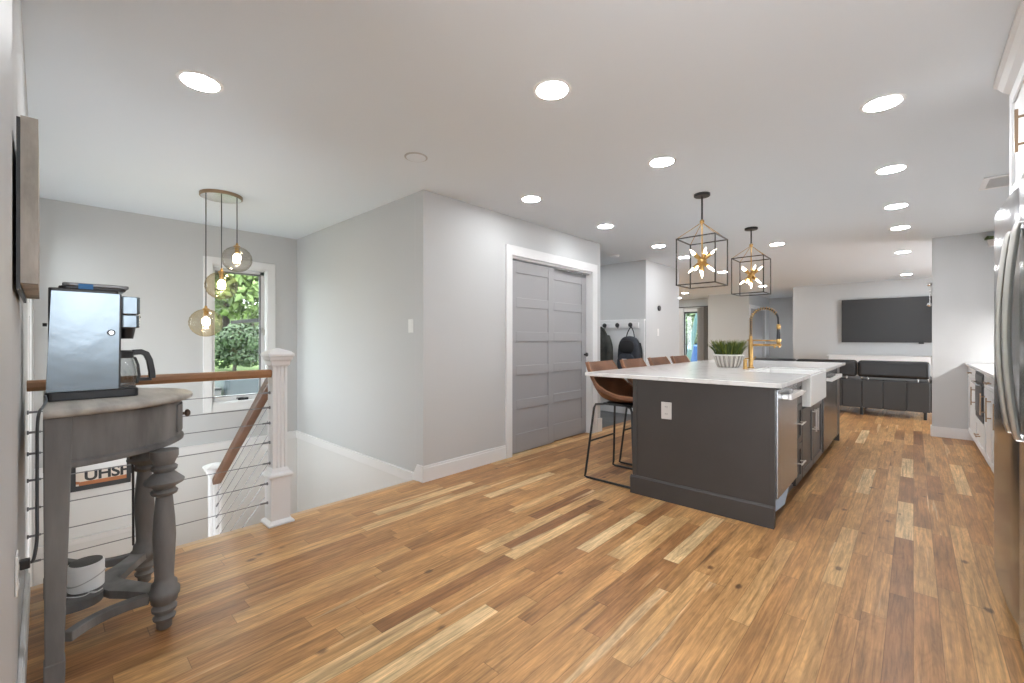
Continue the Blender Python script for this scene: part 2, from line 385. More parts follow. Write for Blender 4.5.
# stairwell walls
mb = MB()
mb.box(-3.0, -0.62, YL - 0.12, YL, 0, H); mb.box(-0.74, -0.62, -1.6, YL - 0.12, 0, H); mb.box(XB - 0.14, -5.5, YL - 0.12, YL, -2.2, H); mb.box(-3.45, -3.0, YL - 0.12, YL, -2.2, H); mb.box(-5.5, -3.45, YL - 0.12, YL, 2.1, H); mb.box(-5.5, -3.45, YL - 0.12, YL, -2.2, -1.14); struct(mb.build('wall_left', WALL))  # includes an unseen return wall beside the camera, added to hold back daylight
mb = MB()
for xa, xb in ((-5.5, -5.45), (-5.08, -5.0), (-3.95, -3.87), (-3.5, -3.45)): mb.box(xa, xb, YL - 0.11, YL - 0.01, -1.14, 2.1)
for xa, xb in ((-5.45, -5.08),): mb.box(xa, xb, YL - 0.09, YL - 0.03, -1.14, 0.3); mb.box(xa, xb, YL - 0.09, YL - 0.03, 2.0, 2.1)
mb.box(-3.87, -3.5, YL - 0.11, YL - 0.0005, -1.14, 2.1); mb.box(-5.0, -3.95, YL - 0.09, YL - 0.03, 1.46, 2.05)
mb.box(-5.0, -3.95, YL - 0.11, YL - 0.01, 1.36, 1.46); mb.box(-5.0, -3.95, YL - 0.11, YL - 0.01, 2.05, 2.1)
d4 = struct(mb.build('door_4', TRIM, bevel=0.003), 'glazed white front door with side windows at the stair landing')
mb = MB(); mb.box(-4.995, -4.80, YL - 0.09, YL - 0.05, -1.13, 1.355); mb.box(-4.15, -3.955, YL - 0.09, YL - 0.05, -1.13, 1.355); mb.box(-4.80, -4.15, YL - 0.09, YL - 0.05, -1.13, 0.3); mb.box(-4.80, -4.15, YL - 0.09, YL - 0.05, 1.2, 1.355); mb.build('door_leaf', TRIM, d4, bevel=0.003)
for xa, xb, za, zb in ((-5.45, -5.08, 0.3, 2.0), (-4.80, -4.15, 0.3, 1.2)): MB().box(xa, xb, YL - 0.075, YL - 0.069, za, zb).build('pane', PANE, d4)
WY0, WY1, WZ0, WZ1 = 1.262, 1.815, 0.48, 2.01        # stairwell window opening
mb = MB(); T = 0.14
mb.box(XB - T, XB, YL, WY0, 0.03, H); mb.box(XB - T, XB, WY1, YSW, 0.03, H); mb.box(XB - T, XB, WY0, WY1, 0.03, WZ0); mb.box(XB - T, XB, WY0, WY1, WZ1, H)
struct(mb.build('wall_back', WALL))
mb = MB(); mb.box(XB - T, XB, YL, YSW, -2.2, 0.03); struct(mb.build('wall_back_lower', WHITEWALL))
struct(MB().box(XB - T, XC - 0.121, YSW, YSW + 0.1, 0.03, H).build('wall_stair', WALL))
struct(MB().box(XB - T, XS - 0.01, YSW, YSW + 0.1, -2.2, 0.03).build('wall_stair_lower', WHITEWALL))
struct(MB().box(XS - 0.12, XS, YL, YSW, -2.2, -0.251).build('wall_under_floor', WHITEWALL))
def capprof(x, z): return [(x, z - 0.045), (x, z - 0.045)]
mb = MB(); mb.box(XB, XB + 0.018, YL + 0.002, YSW - 0.019, -0.03, 0.045); mb.box(XB, XB + 0.026, YL + 0.002, YSW - 0.027, 0.045, 0.058); struct(mb.build('trim_back_ledge', TRIM, bevel=0.004))
mb = MB(); mb.box(XB, XC - 0.13, YSW - 0.018, YSW, -0.03, 0.045); mb.box(XB, XC - 0.13, YSW - 0.026, YSW, 0.045, 0.058)
struct(mb.build('trim_stair_ledge', TRIM, bevel=0.004))
mb = MB(); mb.box(XB, XB + 0.02, YL + 0.002, 0.70, -0.69, -0.655); mb.box(XB, XB + 0.03, YL + 0.002, 0.70, -0.655, -0.635); struct(mb.build('trim_landing', TRIM, bevel=0.004))
# landing and steps
mb = MB()
mb.box(XB, -4.42, YL, YSW, -1.4, -1.14)
for k in range(5):
    x1 = XS - 0.125 - 0.247 * k; mb.box(x1 - 0.247, x1, 1.12, YSW - 0.002, -1.4, -0.19 * (k + 1))
struct(mb.build('floor_stair_treads', NOSING))

# closet wall with its opening
DY0, DY1, DZ = 3.228, 4.725, 2.045
mb = MB(); mb.box(XC - 0.12, XC, YSW, DY0, 0, H); mb.box(XC - 0.12, XC, DY1, 4.94, 0, H); mb.box(XC - 0.12, XC, DY0, DY1, DZ, H)
mb.box(-5.3, XC - 0.12, 4.84, 4.94, 0, H); mb.box(-4.3, -4.2, YSW + 0.1, 4.84, 0, H)
struct(mb.build('wall_closet', WALL))
mb = MB()
cw = 0.085
mb.box(XC, XC + 0.02, DY0 - cw, DY0, 0, DZ + 0.1); mb.box(XC, XC + 0.02, DY1, DY1 + cw + 0.03, 0, DZ + 0.1); mb.box(XC, XC + 0.02, DY0, DY1, DZ, DZ + 0.1)
mb.box(XC - 0.12, XC, DY0 - 0.0, DY0 + 0.004, 0, DZ); mb.box(XC - 0.12, XC, DY1 - 0.004, DY1, 0, DZ)
mb.box(XC - 0.12, XC + 0.0, DY0 + 0.004, DY1 - 0.004, DZ - 0.022, DZ)
mb.box(XC, XC + 0.026, 4.835, 4.945, 0, 0.17)
struct(mb.build('trim_closet_casing', TRIM, bevel=0.003), 'white casing round the closet opening')
def bb(mb, axis, f, a0, a1, side, h=0.125):     # baseboard with a stepped cap; f = wall face, side = direction into the room
    for t, z0, z1 in ((0.016, 0, h - 0.02), (0.011, h - 0.02, h)):
        if axis == 'y': mb.box(f, f + side * t, a0, a1, z0, z1)
        else: mb.box(a0, a1, f, f + side * t, z0, z1)
mb = MB(); bb(mb, 'y', XC, YSW - 0.016, DY0 - cw - 0.001, 1, 0.135)
mb.hexa([(XC - 0.155, YSW - 0.016, 0.0), (XC + 0.016, YSW - 0.016, 0.0), (XC + 0.016, YSW, 0.0), (XC - 0.155, YSW, 0.0)],
        [(XC - 0.075, YSW - 0.016, 0.135), (XC + 0.012, YSW - 0.016, 0.135), (XC + 0.012, YSW, 0.135), (XC - 0.075, YSW, 0.135)])
mb.box(XC - 0.155, XC - 0.06, YSW - 0.016, YSW, -0.03, 0.001)
struct(mb.build('baseboard_closet', TRIM, bevel=0.003))
# sliding closet doors, five panels each
def leaf_door(name, x, y0, y1, label, knob_y=None):
    mb = MB(); z0, z1 = 0.012, 2.005
    mb.box(x - 0.034, x - 0.010, y0, y1, z0, z1)
    st = 0.105
    mb.box(x - 0.010, x, y0, y0 + st, z0, z1); mb.box(x - 0.010, x, y1 - st, y1, z0, z1)
    n = 5; rail = 0.10; hgt = (z1 - z0 - 0.12 - 0.19 - rail * (n - 1)) / n
    zz = z0; mb.box(x - 0.010, x, y0 + st, y1 - st, zz, zz + 0.19); zz += 0.19
    for k in range(n):
        zz += hgt; t = 0.12 if k == n - 1 else rail
        mb.box(x - 0.010, x, y0 + st, y1 - st, zz, zz + t); zz += t
    o = struct(mb.build(name, DOORM, bevel=0.003), label)
    if knob_y:
        k = MB(); k.lathe([(0.012, 0), (0.010, 0.02), (0.024, 0.028), (0.026, 0.04), (0.018, 0.05)], n=16); k.xf(Matrix.Translation((x, knob_y, 1.0)) @ Matrix.Rotation(PI / 2, 4, 'Y'))
        k.build('knob', BLACKM, o, smooth=40)
    return o
leaf_door('door_1', XC - 0.030, DY0 + 0.006, 3.985, 'near sliding grey closet door of five panels')
leaf_door('door_2', XC - 0.072, 3.935, DY1 - 0.006, 'far sliding grey closet door with black knob', DY1 - 0.05)
tr = MB(); tr.box(XC - 0.085, XC - 0.024, DY0 + 0.006, DY1 - 0.006, 2.007, 2.02); struct(tr.build('trim_closet_track', STEEL))

# mudroom, hall and far rooms
mb = MB(); mb.box(-5.3, -3.07, 6.4, 7.7, 0, H); struct(mb.build('wall_mudroom', WALL))
struct(MB().box(-5.3, -5.2, 4.94, 6.4, 0, H).build('wall_mudroom_side', WALL))
mb = MB(); mb.box(-5.2, -3.09, 6.382, 6.4, 0, 1.49); struct(mb.build('trim_mudroom_panel', TRIM))
mb = MB(); mb.box(-5.2, -3.075, 6.36, 6.4, 1.49, 1.515); mb.box(-3.15, -3.075, 6.365, 6.382, 0.13, 1.49); mb.box(-5.2, -3.15, 6.37, 6.382, 1.36, 1.49); bb(mb, 'x', 6.382, -5.2, -3.075, -1, 0.13)
struct(mb.build('trim_mudroom_frame', TRIM, bevel=0.003))
mb = MB(); bb(mb, 'y', -3.07, 6.36, 7.7, 1); struct(mb.build('baseboard_hall', TRIM, bevel=0.003))
mb = MB(); mb.box(-4.24, -3.3, 12.7, 14.9, 0, H); mb.box(-3.3, -3.2, 12.7, 12.82, 0, H); mb.box(-3.3, -3.2, 14.35, 14.9, 0, H); mb.box(-3.3, -3.2, 12.82, 14.35, 2.04, H); struct(mb.build('wall_block', WALL))
mb = MB(); mb.box(-3.2, -3.178, 12.73, 12.82, 0, 2.13); mb.box(-3.2, -3.178, 14.35, 14.44, 0, 2.13); mb.box(-3.2, -3.178, 12.82, 14.35, 2.04, 2.13); struct(mb.build('trim_hall_casing', TRIM, bevel=0.003))
d3 = MB(); d3.box(-3.29, -3.25, 12.83, 14.34, 0.01, 2.035); d3.box(-3.25, -3.243, 12.95, 14.22, 0.25, 0.95); d3.box(-3.25, -3.243, 12.95, 14.22, 1.1, 1.9); struct(d3.build('door_3', DOORM, bevel=0.004), 'grey hall door in white casing beyond the faucet')
mb = MB(); bb(mb, 'x', 12.7, -4.24, -3.2, -1); struct(mb.build('baseboard_block', TRIM, bevel=0.003))
struct(MB().box(-3.2, -2.1, 14.9, 15.0, 0, H).build('wall_hall_end', WALL))
mb = MB(); mb.box(-2.1, 2.5, 12.1, 12.25, 0, H); mb.box(-2.1, -1.98, 12.25, 12.5, 0, H); mb.box(-2.1, -1.98, 14.6, 14.9, 0, H); mb.box(-2.1, -1.98, 12.5, 14.6, 1.3, H); mb.box(-2.1, -1.98, 12.5, 14.6, 0, 0.95); struct(mb.build('wall_television', WALL))  # low wide opening behind the screen wall added to light the hall
mb = MB(); bb(mb, 'x', 12.1, -2.1, 2.4, -1); struct(mb.build('baseboard_television', TRIM, bevel=0.003))
# far window wall
FX0, FX1, FZ0, FZ1 = -5.27, -4.80, 0.10, 2.06
mb = MB(); mb.box(-6.7, FX0, 13.6, 13.75, 0, H); mb.box(FX1, -4.24, 13.6, 13.75, 0, H); mb.box(FX0, FX1, 13.6, 13.75, 0, FZ0); mb.box(FX0, FX1, 13.6, 13.75, FZ1, H); struct(mb.build('wall_far', WALL))
mb = MB(); mb.box(-6.7, -6.6, 7.7, 9.2, 0, H); mb.box(-6.7, -6.6, 12.0, 13.6, 0, H); mb.box(-6.7, -6.6, 9.2, 12.0, 2.15, H); mb.box(-6.6, -5.3, 7.6, 7.7, 0, H); struct(mb.build('wall_far_side', WALL))  # wide opening out of view, added to bring daylight into the far room
# right side of kitchen and living room
mb = MB(); mb.box(0.17, XR + 0.1, 7.45, 7.57, 0, H); struct(mb.build('wall_end', WALL))
mb = MB(); bb(mb, 'x', 7.45, 0.17, 0.528, -1, 0.125); mb.box(0.156, 0.17, 7.434, 7.57, 0, 0.125); struct(mb.build('baseboard_end', TRIM, bevel=0.003))
mb = MB(); mb.box(XR, XR + 0.1, 0.75, 7.45, 0, H); mb.box(XR, XR + 0.1, -1.6, -0.35, 0, H); mb.box(XR, XR + 0.1, -0.35, 0.75, 0, 1.22); mb.box(XR, XR + 0.1, -0.35, 0.75, 2.1, H); struct(mb.build('wall_right', WALL))  # unseen window opening added for daylight and reflections in the steel
mb = MB(); mb.box(2.4, 2.5, 7.57, 8.2, 0, H); mb.box(2.4, 2.5, 10.4, 12.1, 0, H); mb.box(2.4, 2.5, 8.2, 10.4, 2.0, H); mb.box(XR + 0.1, 2.4, 7.45, 7.57, 0, H); struct(mb.build('wall_living_side', WALL))  # unseen opening added to let daylight up onto the living room ceiling
# near left: casing at the doorway beside the camera, baseboard along the left wall
mb = MB(); mb.box(-1.24, -0.62, YL, YL + 0.016, 0, 2.2); mb.box(-0.62, -0.6, YL - 0.12, YL + 0.016, 0, 2.2); mb.box(-1.26, -0.6, YL, YL + 0.02, 2.2, 2.3); struct(mb.build('trim_doorway', mat('shaded_casing_paint', (0.50, 0.505, 0.515), 0.5), bevel=0.002))  # white casing; its shade is put into a greyer paint colour
mb = MB(); bb(mb, 'x', YL, -3.0, -1.24, 1, 0.13); struct(mb.build('baseboard_left', TRIM, bevel=0.003))

# stairwell window
mb = MB(); c = 0.085
mb.box(XB, XB + 0.02, WY0 - c, WY0, WZ0 - c, WZ1 + c); mb.box(XB, XB + 0.02, WY1, WY1 + c, WZ0 - c, WZ1 + c); mb.box(XB, XB + 0.02, WY0, WY1, WZ1, WZ1 + c); mb.box(XB, XB + 0.02, WY0, WY1, WZ0 - c, WZ0)
mb.box(XB - T, XB, WY0, WY0 + 0.012, WZ0, WZ1); mb.box(XB - T, XB, WY1 - 0.012, WY1, WZ0, WZ1); mb.box(XB - T, XB, WY0, WY1, WZ0, WZ0 + 0.012); mb.box(XB - T, XB, WY0, WY1, WZ1 - 0.012, WZ1)
w1 = struct(mb.build('window_1', TRIM, bevel=0.003), 'tall white casement window over the stairwell')
xs = XB - 0.11; a0, a1, b0, b1 = WY0 + 0.012, WY1 - 0.012, WZ0 + 0.012, WZ1 - 0.012
mb = MB(); mb.box(xs, xs + 0.035, a0, a0 + 0.030, b0, b1); mb.box(xs, xs + 0.035, a1 - 0.045, a1, b0, b1); mb.box(xs, xs + 0.035, a0, a1, b0, b0 + 0.06); mb.box(xs, xs + 0.035, a0, a1, b1 - 0.045, b1); mb.build('sash', TRIM, w1, bevel=0.003)
mb = MB(); q = 0.012; mb.box(xs + 0.035, xs + 0.045, a1 - 0.045 - q, a1 - 0.045 + 0.008, b0 + 0.06, b1 - 0.045); mb.box(xs + 0.035, xs + 0.045, a0 + 0.030, a1 - 0.045, b1 - 0.045 - q, b1 - 0.037)
mb.build('screen_frame', mat('grey_screen_frame', (0.20, 0.20, 0.21), 0.5), w1)
MB().box(xs + 0.012, xs + 0.018, a0 + 0.030, a1 - 0.045, b0 + 0.06, b1 - 0.045).build('pane', PANE, w1)
mb = MB(); mb.box(xs + 0.035, xs + 0.06, 1.53, 1.63, b0, b0 + 0.025); mb.tube([(xs + 0.05, 1.6, b0 + 0.02), (xs + 0.09, 1.56, b0 + 0.03), (xs + 0.09, 1.50, b0 + 0.03)], 0.006); mb.build('crank_handle', BLACKM, w1)
mb = MB(); mb.box(XB - 0.075, XB - 0.04, a1 - 0.012, a1, 1.24, 1.31); mb.box(XB - 0.06, XB - 0.05, a1 - 0.03, a1 - 0.012, 1.27, 1.33); mb.build('latch', NICKEL, w1)
# far room glass door / window
mb = MB(); c = 0.09
mb.box(FX0 - c, FX0, 13.58, 13.6, FZ0 - c, FZ1 + c); mb.box(FX1, FX1 + c, 13.58, 13.6, FZ0 - c, FZ1 + c); mb.box(FX0, FX1, 13.58, 13.6, FZ1, FZ1 + c); mb.box(FX0, FX1, 13.58, 13.6, FZ0 - c, FZ0)
w2 = struct(mb.build('window_2', TRIM, bevel=0.003), 'narrow far window between curtains')
mb = MB(); mb.box(FX0, FX1, 13.64, 13.68, FZ1 - 0.05, FZ1); mb.box(FX0, FX0 + 0.03, 13.64, 13.68, FZ0, FZ1 - 0.05); mb.box(FX1 - 0.03, FX1, 13.64, 13.68, FZ0, FZ1 - 0.05); mb.box(FX0 + 0.03, FX1 - 0.03, 13.64, 13.68, FZ0, FZ0 + 0.06)
mb.build('sash', BLACKM, w2)
MB().box(FX0 + 0.03, FX1 - 0.03, 13.655, 13.66, FZ0 + 0.06, FZ1 - 0.05).build('pane', PANE, w2)

# ================================================================== OBJECTS
# ---- kitchen island
IX0, IX1, IY0, IY1 = -1.60, -0.64, 3.12, 6.38
isl = thing('kitchen_island', 'long charcoal kitchen island under the white quartz worktop', 'kitchen island', (IX0, IY0, 0))
def P(x, y, zz): return (x - IX0, y - IY0, zz)
mb = MB()
def lb(mb, x0, x1, y0, y1, z0, z1): mb.box(x0 - IX0, x1 - IX0, y0 - IY0, y1 - IY0, z0, z1); return mb
lb(mb, IX0, IX1, IY0 + 0.0, IY0 + 0.03, 0, 0.884)                # end panel
lb(mb, IX0, IX0 + 0.03, IY0 + 0.03, IY1 - 0.03, 0, 0.884)
lb(mb, IX0, IX1, IY1 - 0.03, IY1, 0, 0.884)
lb(mb, IX0 + 0.03, IX1 - 0.06, IY0 + 0.03, IY1 - 0.03, 0.09, 0.60)     # core below the sink
lb(mb, IX0 + 0.03, IX1 - 0.62, IY0 + 0.03, IY1 - 0.03, 0.60, 0.884)
lb(mb, IX1 - 0.62, IX1 - 0.06, 3.78, 4.105, 0.60, 0.884); lb(mb, IX1 - 0.62, IX1 - 0.06, 6.06, IY1 - 0.03, 0.60, 0.884); lb(mb, IX1 - 0.62, IX1 - 0.01, 4.95, 5.05, 0.60, 0.884); lb(mb, IX1 - 0.06, IX1 - 0.01, 4.05, 4.105, 0.64, 0.884)
lb(mb, IX1 - 0.06, IX1, 6.06, IY1 - 0.03, 0.09, 0.884)
lb(mb, IX0 + 0.03, IX1 - 0.07, IY0 + 0.03, IY1 - 0.03, 0, 0.09)
mb.build('carcass', ISLAND, isl, bevel=0.003)
mb = MB()
mb.prism_axis([(-0.0005, 0.0), (-0.0005, 0.139), (-0.006, 0.139), (-0.018, 0.127), (-0.018, 0.0)], -0.018, IX1 - IX0, 'x')
mb.prism_axis([(0.0, -0.0005), (0.139, -0.0005), (0.139, -0.006), (0.127, -0.018), (0.0, -0.018)], -0.0005, IY1 - IY0, 'y')
mb.build('base_moulding', ISLAND, isl)
for xa, xb in ((IX0 - 0.002, IX0 + 0.03), (IX1 - 0.03, IX1 + 0.002)): lb(MB(), xa, xb, IY0 - 0.006, IY0 - 0.0005, 0.1395, 0.882).build('corner_bead', ISLAND, isl, bevel=0.002)
def shaker(mb, y0, y1, z0, z1, x, t=0.02, st=0.05):
    lb(mb, x, x + t * 0.5, y0, y1, z0, z1)
    lb(mb, x + t * 0.5, x + t, y0, y0 + st, z0, z1); lb(mb, x + t * 0.5, x + t, y1 - st, y1, z0, z1); lb(mb, x + t * 0.5, x + t, y0 + st, y1 - st, z0, z0 + st); lb(mb, x + t * 0.5, x + t, y0 + st, y1 - st, z1 - st, z1)
    return mb
def pull_h(par, y0, y1, zz, x, m=NICKEL):
    k = MB(); k.tube([P(x + 0.03, y0, zz), P(x + 0.03, y1, zz)], 0.006); k.tube([P(x, y0 + 0.02, zz), P(x + 0.03, y0 + 0.02, zz)], 0.005); k.tube([P(x, y1 - 0.02, zz), P(x + 0.03, y1 - 0.02, zz)], 0.005); k.build('handle', m, par, smooth=40)
def pull_v(par, z0, z1, y, x, m=NICKEL):
    k = MB(); k.tube([P(x + 0.03, y, z0), P(x + 0.03, y, z1)], 0.006); k.tube([P(x, y, z0 + 0.02), P(x + 0.03, y, z0 + 0.02)], 0.005); k.tube([P(x, y, z1 - 0.02), P(x + 0.03, y, z1 - 0.02)], 0.005); k.build('handle', m, par, smooth=40)
fx = IX1 - 0.0595
for z0, z1, pz in ((0.70, 0.872, 0.79), (0.40, 0.69, 0.555), (0.10, 0.39, 0.255)):
    d = shaker(MB(), 3.785, 4.04, z0, z1, IX1 - 0.02, st=0.045); lb(d, fx, IX1 - 0.02, 3.80, 4.03, z0 + 0.01, z1 - 0.01)
    pull_h(d.build('drawer', ISLAND, isl, bevel=0.002), 3.84, 3.99, pz, IX1)
for y0, y1, py in ((4.055, 4.545, 4.50), (4.555, 5.045, 4.60)):
    d = shaker(MB(), y0, y1, 0.10, 0.635, IX1 - 0.02); lb(d, fx, IX1 - 0.02, y0 + 0.01, y1 - 0.01, 0.11, 0.625)
    pull_v(d.build('door', ISLAND, isl, bevel=0.002), 0.40, 0.59, py, IX1)
# ---- worktop with the sink notch
CX0, CX1, CY0, CY1 = -2.025, -0.595, 3.088, 6.50
SX0, SY0, SY1 = -1.08, 4.115, 4.945
wt = MB(); wt.prism([(CX0, CY0), (CX1, CY0), (CX1, SY0), (SX0, SY0), (SX0, SY1), (CX1, SY1), (CX1, CY1), (CX0, CY1)], 0.885, 0.915)
tag(wt.build('worktop', QUARTZ, bevel=0.004), 'white veined quartz worktop lying over the charcoal island', 'worktop')
# ---- appliances
def appliance(name, y0, y1, label, cat, m, hz, toe):
    t = thing(name, label, cat, (IX1, (y0 + y1) / 2, 0)); w2 = (y1 - y0) / 2; zb = 0.175 if toe else 0.115
    b = MB(); b.box(-0.055, 0.012, -w2, w2, zb, 0.868); b.build('front_panel', m, t, bevel=0.005, seg=3)
    b = MB(); b.box(-0.058, -0.005, -w2 + 0.005, w2 - 0.005, 0.8685, 0.882); b.build('control_strip', BLACKP, t)
    h = MB(); hw = w2 - 0.11
    h.rbox(0.045, 0.068, -hw, hw, hz - 0.017, hz + 0.017, 0.008); h.box(0.012, 0.046, -hw + 0.0, -hw + 0.035, hz - 0.015, hz + 0.015); h.box(0.012, 0.046, hw - 0.035, hw, hz - 0.015, hz + 0.015); h.build('handle', mat('pale_satin_steel', (0.80, 0.79, 0.78), 0.42, 0.85), t, bevel=0.003)
    k = MB(); k.box(-0.068, -0.056, -w2 + 0.005, w2 - 0.005, 0.005, zb - 0.003); k.build('kick_plate', BLACKP, t)
    if toe:
        f = MB(); f.hexa([(-0.030, -w2 + 0.03, 0.060), (-0.012, w2 - 0.30, 0.055), (-0.010, w2 - 0.30, 0.055), (-0.028, -w2 + 0.03, 0.060)], [(-0.040, -w2 + 0.06, 0.095), (-0.020, w2 - 0.08, 0.168), (-0.018, w2 - 0.08, 0.168), (-0.038, -w2 + 0.06, 0.095)])
        f.build('loose_tag', mat('pale_blue_sheet', (0.34, 0.42, 0.52), 0.4), t)
    return t
appliance('dishwasher', 3.158, 3.775, 'stainless undercounter dishwasher at the near corner of the island', 'dishwasher', STEEL, 0.815, True)
appliance('dishwasher', 5.055, 6.05, 'dark stainless dishwasher beyond the white farmhouse sink', 'dishwasher', STEELD, 0.80, False)
# ---- sink
sk = MB(); z1 = 0.90; sk_in = []
x0, x1, y0, y1 = -1.10, -0.594, 4.1200, 4.9400
x0 = SX0 + 0.004
for bx in ((x0, x0 + 0.025, y0, y1, 0.655, z1), (x1 - 0.03, x1, y0, y1, 0.655, z1), (x0 + 0.025, x1 - 0.03, y0, y0 + 0.025, 0.655, z1), (x0 + 0.025, x1 - 0.03, y1 - 0.025, y1, 0.655, z1), (x0 + 0.025, x1 - 0.03, y0 + 0.025, y1 - 0.025, 0.655, 0.68)): sk.box(*bx)
sink = thing('farmhouse_sink', 'white apron front farmhouse sink set into the island front', 'sink', (0, 0, 0)); sink.location = (x1, (y0 + y1) / 2, 0.655)
sk.xf(Matrix.Translation((-x1, -(y0 + y1) / 2, -0.655))); sk.build('basin', CERAMIC, sink, bevel=0.006, seg=3)
dr = MB(); dr.lathe([(0.045, 0.0255), (0.045, 0.029), (0.03, 0.030), (0.028, 0.027)], -0.26, 0, 20); dr.build('drain', NICKEL, sink, smooth=40)
# ---- faucet
fa = thing('kitchen_faucet', 'tall brass spring faucet with black hose at the sink', 'faucet', (-1.15, 4.63, 0.9155))
mb = MB(); mb.lathe([(0.030, 0), (0.030, 0.012), (0.020, 0.016), (0.020, 0.27), (0.015, 0.28), (0.015, 0.31)], n=20); mb.build('column', BRASS, fa, smooth=40)
hose = [(0, 0, 0.31), (0.0, 0, 0.40)] + [(0.115 - 0.115 * math.cos(a), 0, 0.455 + 0.115 * math.sin(a)) for a in [PI * k / 16 for k in range(17)]] + [(0.232, 0, 0.40)]
hp = smoothpath(hose, 4)
MB().tube(hp, 0.009, 10).build('hose', BLACKP, fa, smooth=60)
sp = MB(); HP = [Vector(p) for p in hp]; coil = []
cl = [0]
for i in range(1, len(HP)): cl.append(cl[-1] + (HP[i] - HP[i - 1]).length)
turns = 20; tot = cl[-1] * 0.80
for k in range(turns * 10 + 1):
    sdist = tot * k / (turns * 10); i = max(j for j in range(len(cl)) if cl[j] <= sdist + 1e-9); i = min(i, len(HP) - 2)
    q = HP[i].lerp(HP[i + 1], (sdist - cl[i]) / max(1e-6, cl[i + 1] - cl[i])); d = (HP[i + 1] - HP[i]).normalized(); u = Vector((0, 1, 0)); v = d.cross(u)
    a = 2 * PI * k / 10; coil.append(q + u * 0.0135 * math.cos(a) + v * 0.0135 * math.sin(a))
sp.tube(coil, 0.0034, 6); sp.build('spring', BRASS, fa, smooth=60)
MB().lathe([(0.014, 0.37), (0.017, 0.375), (0.017, 0.41), (0.014, 0.415)], 0.232, 0, 16).build('collar', BRASS, fa, smooth=40); MB().lathe([(0.012, 0.23), (0.016, 0.235), (0.016, 0.255)], 0.232, 0, 16).build('collar', BRASS, fa, smooth=40)
mb = MB(); mb.lathe([(0.018, 0.255), (0.017, 0.30), (0.014, 0.37)], 0.232, 0, 16); mb.build('spray_head', BLACKP, fa, smooth=40)
mb = MB(); mb.tube([(-0.03, 0, 0.268), (0.235, 0, 0.262)], 0.007); mb.lathe([(0.022, 0.252), (0.022, 0.278)], 0.232, 0, 16); mb.build('holder_arm', BRASS, fa, smooth=40)
mb = MB(); mb.tube([(0, 0, 0.222), (0.255, 0, 0.222)], 0.011); mb.tube([(0.20, 0, 0.222), (0.20, 0, 0.195)], 0.009); mb.tube([(0.235, 0, 0.222), (0.235, 0, 0.20)], 0.010); mb.build('spout', BRASS, fa, smooth=40)
mb = MB(); mb.tube([(0, 0.0, 0.06), (0.0, 0.045, 0.06)], 0.013); mb.tube([(0, 0.04, 0.06), (0.03, 0.06, 0.11)], 0.005); mb.build('lever', BRASS, fa, smooth=40)
so = thing('soap_dispenser', 'short brass soap dispenser beside the faucet', 'soap dispenser', (-1.15, 4.44, 0.9155))
MB().lathe([(0.022, 0), (0.022, 0.006), (0.0165, 0.008), (0.0165, 0.085), (0.012, 0.09)], n=18).build('body', BRASS, so, smooth=40)
MB().tube([(0, 0, 0.085), (0, 0, 0.097), (0.03, 0, 0.100), (0.05, 0, 0.094)], 0.006).build('nozzle', BRASS, so, smooth=50)
# ---- potted grass on the island
pg = thing('potted_grass', 'spiky green grass plant in a ribbed cream bowl on the island worktop', 'potted plant', (-1.36, 4.66, 0.9155))
mb = MB(); nr = 72
prof = [(0.085, 0.0), (0.095, 0.006), (0.112, 0.045), (0.124, 0.085), (0.131, 0.112)]
rings = [[((r + (0.004 if i % 2 else -0.002)) * math.cos(2 * PI * i / nr), (r + (0.004 if i % 2 else -0.002)) * math.sin(2 * PI * i / nr), zz) for i in range(nr)] for r, zz in prof]
mb.loft(rings)
for i in range(len(mb.f)): mb.mi[i] = 1 if (len(mb.f[i]) == 4 and (i % 4 in (1, 2))) else 0
mb.cur = 0; mb.build('bowl', [POTM, POTDARK], pg)
mb = MB(); mb.lathe([(0.130, 0.112), (0.139, 0.114), (0.140, 0.126), (0.128, 0.127), (0.122, 0.115)], n=48); mb.build('rim', mat('pale_rim', (0.70, 0.68, 0.62), 0.5), pg, smooth=40)
def blades(n, R, h0, h1, splay, wid, seed, z0):
    rnd = random.Random(seed); b = MB()
    for _ in range(n):
        a = rnd.uniform(0, 2 * PI); r = R * math.sqrt(rnd.random()); h = rnd.uniform(h0, h1); lean = splay * (r / R) * rnd.uniform(0.7, 1.2) + rnd.uniform(-0.012, 0.012)
        p0 = Vector((r * math.cos(a), r * math.sin(a), z0)); dr_ = Vector((math.cos(a), math.sin(a), 0)); ta = rnd.uniform(0, PI); sd = Vector((math.cos(ta), math.sin(ta), 0))
        pts = [p0, p0 + dr_ * lean * 0.3 + Vector((0, 0, h * 0.5)), p0 + dr_ * lean + Vector((0, 0, h))]
        ws = [wid, wid * 0.85, 0.0008]; nn = sd.cross(Vector((0, 0, 1))) * 0.0012
        b.loft([[tuple(p - sd * w_ - nn), tuple(p + sd * w_ - nn), tuple(p + sd * w_ + nn), tuple(p - sd * w_ + nn)] for p, w_ in zip(pts, ws)])
    return b
o = blades(260, 0.115, 0.09, 0.15, 0.075, 0.0055, 3, 0.112).build('grass', GRASSM, pg); o['kind'] = 'stuff'
o = blades(150, 0.112, 0.12, 0.165, 0.075, 0.0045, 5, 0.112).build('grass_tip', GRASSTIP, pg); o['kind'] = 'stuff'
